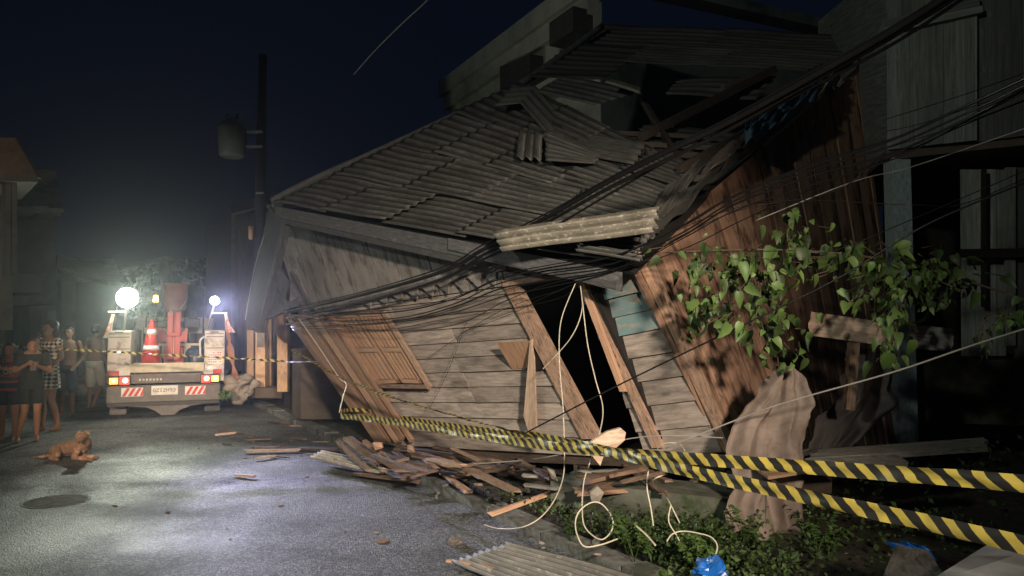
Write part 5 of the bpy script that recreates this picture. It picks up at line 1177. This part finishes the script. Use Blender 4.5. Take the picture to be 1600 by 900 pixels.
# concrete plinth and dark void
mb = MB(); a, b_ = G(905, 795, .05), P(1145, 800, 5.5); a = P(860, 760, 6.3); b_ = P(1140, 800, 5.45)
mb.hexa([V((a.x, a.y, -.1)), V((b_.x, b_.y, -.1)), V((b_.x, b_.y, .34)), V((a.x, a.y, .30)), V((a.x+.3, a.y+.4, -.1)), V((b_.x+.3, b_.y+.4, -.1)), V((b_.x+.3, b_.y+.4, .34)), V((a.x+.3, a.y+.4, .30))])
tag(mb.build('foundation_wall', M['plinth']), 'low mossy concrete foundation wall under the doorway', 'wall')

# ================================================================ DEBRIS
def plank(u0, v0, u1, v1, w_, th, m, label, group=None, z0=.03, z1=.03, tone=1., name='plank', cat='plank', w2=None, jag=.03):
    a, b_ = G(u0, v0, z0), G(u1, v1, z1); mb = MB(); mb.beam(a, b_, w_, th, tone=tone, w2=w2, jag=jag); return tag(mb.build(name, M[m]), label, cat, group)
plank(766, 804, 884, 762, .035, .035, 'rawwood', 'bare orange stick leaning over the kerb into the weeds', z0=.08, z1=.2, tone=1.3, name='wood_stick', cat='stick', w2=.02)
plank(700, 876, 748, 884, .03, .02, 'rawwood', 'splintered orange stick on the road by the corrugated sheet', tone=1.1, name='wood_stick', cat='stick', w2=.015)
plank(748, 882, 812, 899, .025, .02, 'rawwood', 'thin orange stick pointing down to the bottom edge of the corrugated sheet', tone=.9, name='wood_stick', cat='stick', w2=.01)
plank(383, 705, 467, 703, .05, .03, 'paleplank', 'pale plank lying across the far road, longest of the two there', z0=.03, tone=.9)
plank(340, 679, 368, 676, .05, .03, 'paleplank', 'small pale plank farthest up the road', z0=.03, tone=.9)
plank(395, 700, 440, 699, .04, .03, 'debris', 'dark plank just behind the long pale plank on the road', z0=.03)
plank(430, 712, 400, 716, .03, .02, 'paleplank', 'short pale sliver in front of the long pale plank', z0=.03)
plank(366, 742, 398, 744, .04, .02, 'paleplank', 'tiny pale red edged chip alone on the road', z0=.02, tone=1.1, name='wood_chip', cat='chip')
plank(462, 700, 530, 702, .12, .02, 'debris', 'dark plank on the road in front of the orange studs', tone=.5)
gp = 'planks piled below the left half of the wall'
for (a, b2, c, d_, w_, m_, tn, z0, z1) in [(528, 690, 575, 735, .05, 'debris', 1.3, .3, .12), (540, 685, 590, 728, .05, 'debris', 1.5, .32, .16), (548, 684, 600, 724, .05, 'debris', 1.1, .3, .15), (570, 690, 640, 746, .06, 'debris', 1.5, .34, .1), (560, 700, 625, 735, .05, 'debris', .9, .3, .15),
                                 (600, 712, 700, 738, .1, 'darkwood', 1.4, .12, .1), (620, 700, 760, 722, .12, 'debris', .6, .2, .14), (640, 722, 800, 742, .14, 'darkwood', 1.6, .12, .12), (680, 698, 830, 730, .1, 'debris', .7, .2, .15), (650, 735, 790, 757, .1, 'darkwood', 1.4, .1, .1),
                                 (700, 712, 860, 752, .12, 'darkwood', 1.2, .15, .12), (560, 740, 655, 752, .1, 'debris', .8, .05, .1), (590, 728, 640, 716, .07, 'debris', 1.2, .1, .2), (800, 738, 900, 770, .16, 'debris', .6, .14, .12), (905, 748, 975, 742, .12, 'rawwood', .5, .3, .3)]:
    plank(a, b2, c, d_, w_, .03, m_, 'broken plank in the pile below the left half of the wall', gp, z0, z1, tn, w2=w_*random.uniform(.6, 1))
plank(905, 768, 978, 764, .2, .03, 'rawwood', 'broad orange broken board under the tape below the doorway', z0=.3, z1=.3, tone=.75, w2=.14, name='broken_board', cat='board', jag=.06)
plank(915, 752, 1005, 730, .14, .03, 'rawwood', 'dark red broken board leaning behind the broad orange one', z0=.34, z1=.45, tone=.42, w2=.1, name='broken_board', cat='board', jag=.06)
plank(960, 742, 1010, 732, .08, .03, 'debris', 'brown plank end sticking out between the two tapes', z0=.42, z1=.5, tone=1.3)
plank(975, 752, 1035, 738, .08, .03, 'debris', 'grey brown plank right of the plank end between the tapes', z0=.4, z1=.5, tone=1.0)
rs = random.Random(11)
for k in range(84):
    u = rs.uniform(600, 1120); v = 716+(u-600)*.06+rs.gauss(0, 1)*11+6; ln = rs.uniform(20, 85); an = rs.gauss(.12, .35)
    z = rs.uniform(.10, .34); plank(u-ln/2, v-ln/2*an, u+ln/2, v+ln/2*an, rs.uniform(.025, .11), .02, rs.choice(['debris', 'debris', 'darkwood', 'greyplank', 'frame']), 'splintered scrap of board in the rubble strip at the foot of the front wall', 'board scraps at the foot of the front wall', z, z+rs.uniform(-.06, .06), rs.uniform(.4, 1.3), w2=rs.uniform(.01, .09), jag=.04, name='board_scrap', cat='board scrap')
for k in range(16):
    u = rs.uniform(330, 520); v = rs.uniform(660, 715); ln = rs.uniform(10, 40)
    plank(u-ln/2, v+rs.uniform(-3, 3), u+ln/2, v, rs.uniform(.02, .07), .015, rs.choice(['debris', 'darkwood', 'frame']), 'thin sliver of wood lying on the far part of the road', 'wood slivers on the far road', .02, .02, rs.uniform(.4, 1.2), name='wood_sliver', cat='wood sliver')
# corrugated scraps on the pile
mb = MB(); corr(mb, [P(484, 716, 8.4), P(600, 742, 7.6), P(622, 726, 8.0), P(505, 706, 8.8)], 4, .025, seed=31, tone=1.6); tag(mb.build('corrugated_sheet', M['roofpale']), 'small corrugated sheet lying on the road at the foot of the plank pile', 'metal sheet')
c = [G(705, 878, .03), G(900, 960, .03), G(1000, 905, .03), G(800, 850, .05)]
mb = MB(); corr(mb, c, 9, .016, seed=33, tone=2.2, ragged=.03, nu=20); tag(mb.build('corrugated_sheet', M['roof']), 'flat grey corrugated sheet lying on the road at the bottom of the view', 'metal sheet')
# pale torn chunk in the doorway foot
def chunk(name, rows, d, th, m, label, cat, tone=1.):
    mb = MB(); n_ = len(rows)
    A = [P(u, v, d) for u, v in rows]; c = sum(A, V())/n_
    b = len(mb.v); mb.v += A+[x+V((0, th, 0)) for x in A]+[c+V((0, -th*.6, 0)), c+V((0, th*1.5, 0))]
    for i in range(n_):
        j = (i+1) % n_; mb.face([b+i, b+j, b+2*n_], [(A[i].x, A[i].z), (A[j].x, A[j].z), (c.x, c.z)], tone); mb.face([b+n_+j, b+n_+i, b+2*n_+1], [(0, 0)]*3, tone); mb.face([b+j, b+i, b+n_+i, b+n_+j], [(0, 0), (.1, 0), (.1, .1), (0, .1)], tone)
    return tag(mb.build(name, m), label, cat)
chunk('wood_chunk', [(924, 690), (948, 675), (970, 669), (978, 676), (976, 688), (960, 702), (945, 706), (938, 728), (925, 712), (912, 712)], 5.45, .06, M['paleplank'], 'pale torn slab of wood standing at the foot of the doorway', 'wood slab', 1.25)
chunk('wood_chunk', [(582, 692), (596, 692), (598, 700), (586, 704)], 7.6, .05, M['rawwood'], 'small orange wood block on the plank pile', 'wood block', 1.1)
chunk('wood_chunk', [(636, 696), (645, 697), (648, 707), (636, 706)], 7.6, .05, M['frame'], 'small brown wood block on the pile right of the orange block', 'wood block', .9)
chunk('plaster_piece', [(922, 770), (934, 760), (944, 770), (936, 786), (924, 782)], 5.25, .05, M['sack'], 'small pale plaster lump below the broad orange board', 'plaster lump')
chunk('plaster_piece', [(855, 732), (866, 735), (872, 752), (862, 748)], 6.0, .05, M['sack'], 'pale plaster scrap on the pile left of the doorway', 'plaster lump')
# kerb rubble, scattered crumbs
stone = mat('rubble_stone', (.20, .19, .16), (.11, .105, .09), 8, rough=.9, bump=.4, tone=False)
for k in range(70):
    a = random.uniform(.2, 6.5); bb = random.choice([random.uniform(.15, .9), random.gauss(.1, .15)]); r = random.uniform(.01, .035); p = kp(a, bb, .10+r*.3 if bb > .2 else .08 if bb > 0 else r*.4)
    mb = MB(); mb.ball(p, (r, r*.8, r*.6), 7, 5)
    for i in range(len(mb.v)): mb.v[i] = mb.v[i]+V((1, 1, 1))*noise.noise(mb.v[i]*25)*r*.5
    tag(mb.build('rubble_stone', stone if k % 4 else M['sack']), 'small stone among the rubble along the kerb', 'stone', 'rubble stones along the kerb')
for k, (u, v) in enumerate([(342, 696), (352, 694), (383, 716), (396, 690), (418, 710), (445, 695), (455, 688), (470, 712), (262, 800), (354, 825), (380, 742), (540, 830), (588, 832), (360, 842), (440, 790), (300, 690), (180, 790), (330, 704), (310, 700), (690, 812), (684, 826), (480, 745)]):
    r = random.uniform(.008, .018); p = G(u, v, .006); mb = MB(); mb.ball(p, (r*1.6, r, r*.5), 7, 5)
    for i in range(len(mb.v)): mb.v[i] = mb.v[i]+V((1, 1, .4))*noise.noise(mb.v[i]*31)*r*.6
    tag(mb.build('road_crumb', M['debris'] if k % 3 else M['sack']), 'small crumb of debris lying on the road', 'debris crumb', 'crumbs scattered on the road')
# crumpled dark scrap on the road
def crumple(u, v, r, m, label, name, cat, z=.0, d=None, flat=.6):
    p = P(u, v, d) if d else G(u, v, z); mb = MB(); mb.ball(p+V((0, 0, r*flat*.6)), (r, r, r*flat), 22, 14)
    for i in range(len(mb.v)):
        q = mb.v[i]; l = (q-p); mb.v[i] = q+l*(.45*noise.noise(q*(1.6/r))+.3*noise.noise(q*(5/r))); mb.v[i].z = max(mb.v[i].z, p.z-.02)
    mb.sm = [False]*len(mb.sm); return tag(mb.build(name, m), label, cat)
crumple(711, 851, .055, M['tgrey'], 'crumpled dark scrap on the road beside the corrugated sheet', 'crumpled_scrap', 'scrap')
crumple(596, 846, .05, M['debris'], 'flat brown litter patch in the middle of the road', 'litter', 'litter', flat=.15)
crumple(1111, 903, .085, M['bluebag'], 'bright blue plastic bag at the bottom in the weeds', 'plastic_bag', 'bag', d=4.0, flat=.7)
mb = MB()
def bagf(a, b):
    p = P(1390+50*a+14*math.sin(b*3), 850+52*b, 3.9); wd = .35+.65*b
    return p+V((.09*math.sin(a*6+b*3)*(1-b)*.3, .05*math.cos(a*9+b*4)+.08*noise.noise(V((a*5, b*6, 1))), 0))
mb.grid(bagf, 18, 18, .01, False, n=V((0, -1, 0))); tag(mb.build('plastic_bag', M['bluebag']), 'dull blue plastic bag half hidden in the dark at the bottom right', 'bag')
board([(1440, 915, 3.2), (1660, 925, 2.9), (1640, 850, 3.2), (1560, 840, 3.5)], .02, 'whitesheet', 'dull white sheet lying at the bottom right corner', 'sheet', name='white_sheet')
board([(1380, 900, 3.6), (1480, 905, 3.4), (1450, 860, 3.8), (1400, 850, 3.9)], .02, 'greyplank', 'dark board half buried beside the dull blue bag', tone=.4)
mb = MB(); mb.loft([(G(934, 866, .1), .022, .022), (G(934, 866, .16), .024, .024)], 14); tag(mb.build('paper_cup', plain('pink_white_cup', (.6, .38, .36), .5)), 'small pink and white cup lying by the kerb', 'cup')
# drain cover patch in the road
mb = MB(); c = G(88, 781, .012); mb.tube([V((c.x, c.y, -.01)), V((c.x, c.y, .004))], .28, 28)
for k in range(-6, 7):
    h = math.sqrt(max(.01, .25**2-(k*.038)**2)); mb.box((c.x, c.y+k*.038, .006), (2*h, .014, .006))
tag(mb.build('drain_cover', mat('worn_iron', (.13, .13, .12), (.06, .06, .055), 12, rough=.9, bump=.4, tone=False)), 'round ribbed drain cover set in the road at the left', 'drain cover')

# ================================================================ WEEDS (stuff)
mb = MB()
def weedpatch(u, v, ru, rv, n_, h, sz):
    for _ in range(n_):
        g = G(u+random.gauss(0, .5)*ru, v+random.gauss(0, .5)*rv, .12); 
        if (g-K0).dot(kn) < .22: continue
        g.z = .10+random.random()**1.5*h; leafquad(mb, g, random.uniform(.5, 1.3)*sz, V((random.gauss(0, .6), random.gauss(-.4, .6), random.gauss(.7, .4))).normalized(), rt(.35, 1.5))
weedpatch(1060, 870, 90, 40, 1700, .20, .035); weedpatch(940, 850, 90, 40, 700, .10, .028); weedpatch(850, 800, 80, 26, 500, .07, .028); weedpatch(1090, 815, 70, 30, 500, .16, .035); weedpatch(1190, 880, 100, 40, 700, .12, .035)
weedpatch(1000, 830, 120, 40, 500, .08, .03); weedpatch(1400, 850, 200, 60, 500, .16, .04); weedpatch(780, 775, 60, 14, 250, .06, .025); weedpatch(1400, 760, 240, 60, 500, .25, .05); weedpatch(1500, 700, 150, 30, 400, .3, .06)
tag(mb.build('weeds', M['weed']), kind='stuff')
# upright single plants
def sprig(u, v, d, h, n_, label, tone=1.2, sz=.05):
    base = P(u, v, d); base.z = .08; t = empty('weed_plant', base, label, 'plant'); st = MB(); lf = MB()
    for k in range(n_):
        a = random.random()*6.28; tip = base+V((math.cos(a)*h*.45, math.sin(a)*h*.45, h*random.uniform(.6, 1.1))); pts = catmull([base, base*.5+tip*.5+V((0, 0, h*.15)), tip], 5); st.tube(pts, .003, 4, .0015)
        for p in pts[3:]:
            for _ in range(2): bigleaf(lf, p, sz*random.uniform(.5, 1), V((random.gauss(0, 1), random.gauss(0, 1), .3)), V((random.gauss(0, .3), -.3, 1)), tone*rt())
    st.build('stem', M['weed'], t); lf.build('leaves', M['weed'], t)
sprig(980, 812, 5.0, .2, 5, 'small bright green plant left of the foundation wall', 1.6)
sprig(1095, 835, 4.5, .3, 7, 'broad leaved weed rising under the hanging wires', 1.5)
sprig(1105, 800, 4.7, .32, 8, 'bushy weed against the foundation wall', 1.1)
sprig(1225, 898, 3.9, .22, 9, 'pale thin leaved plant at the bottom under the cloth', 2.2, .04)
sprig(1195, 900, 3.95, .16, 6, 'low green plant between the blue bag and the pale thin leaved plant', 1.8, .035)
sprig(1050, 880, 4.2, .16, 7, 'dense low weed left of the bright blue bag', 1.4, .04)

for k in range(14):
    u = rs.uniform(880, 1300); v = rs.uniform(800, 885)
    base = G(u, v, .08); n0 = len(bpy.data.objects)
    before = set(bpy.data.objects)
    sprig(u, v, base.y, rs.uniform(.14, .34), rs.randint(4, 8), 'leafy green weed growing between the kerb and the foundation wall', rs.uniform(.6, 1.4), rs.uniform(.03, .055))
    for o in set(bpy.data.objects)-before:
        if o.parent is None: o['group'] = 'leafy weeds below the fallen house'
# ================================================================ HAZE
hz = MB(); hz.box((0, 14, 7.0), (70, 62, 16)); ho = hz.build('haze', bpy.data.materials.new('thin_haze'), None)
hm = ho.data.materials[0]; hm.use_nodes = True; hn = hm.node_tree; hn.nodes.clear()
hv = hn.nodes.new('ShaderNodeVolumePrincipled'); hout = hn.nodes.new('ShaderNodeOutputMaterial'); hn.links.new(hv.outputs[0], hout.inputs['Volume'])
hv.inputs['Color'].default_value = (.80, .86, .86, 1); hv.inputs['Density'].default_value = .0010; hv.inputs['Anisotropy'].default_value = .86
tag(ho, kind='stuff')
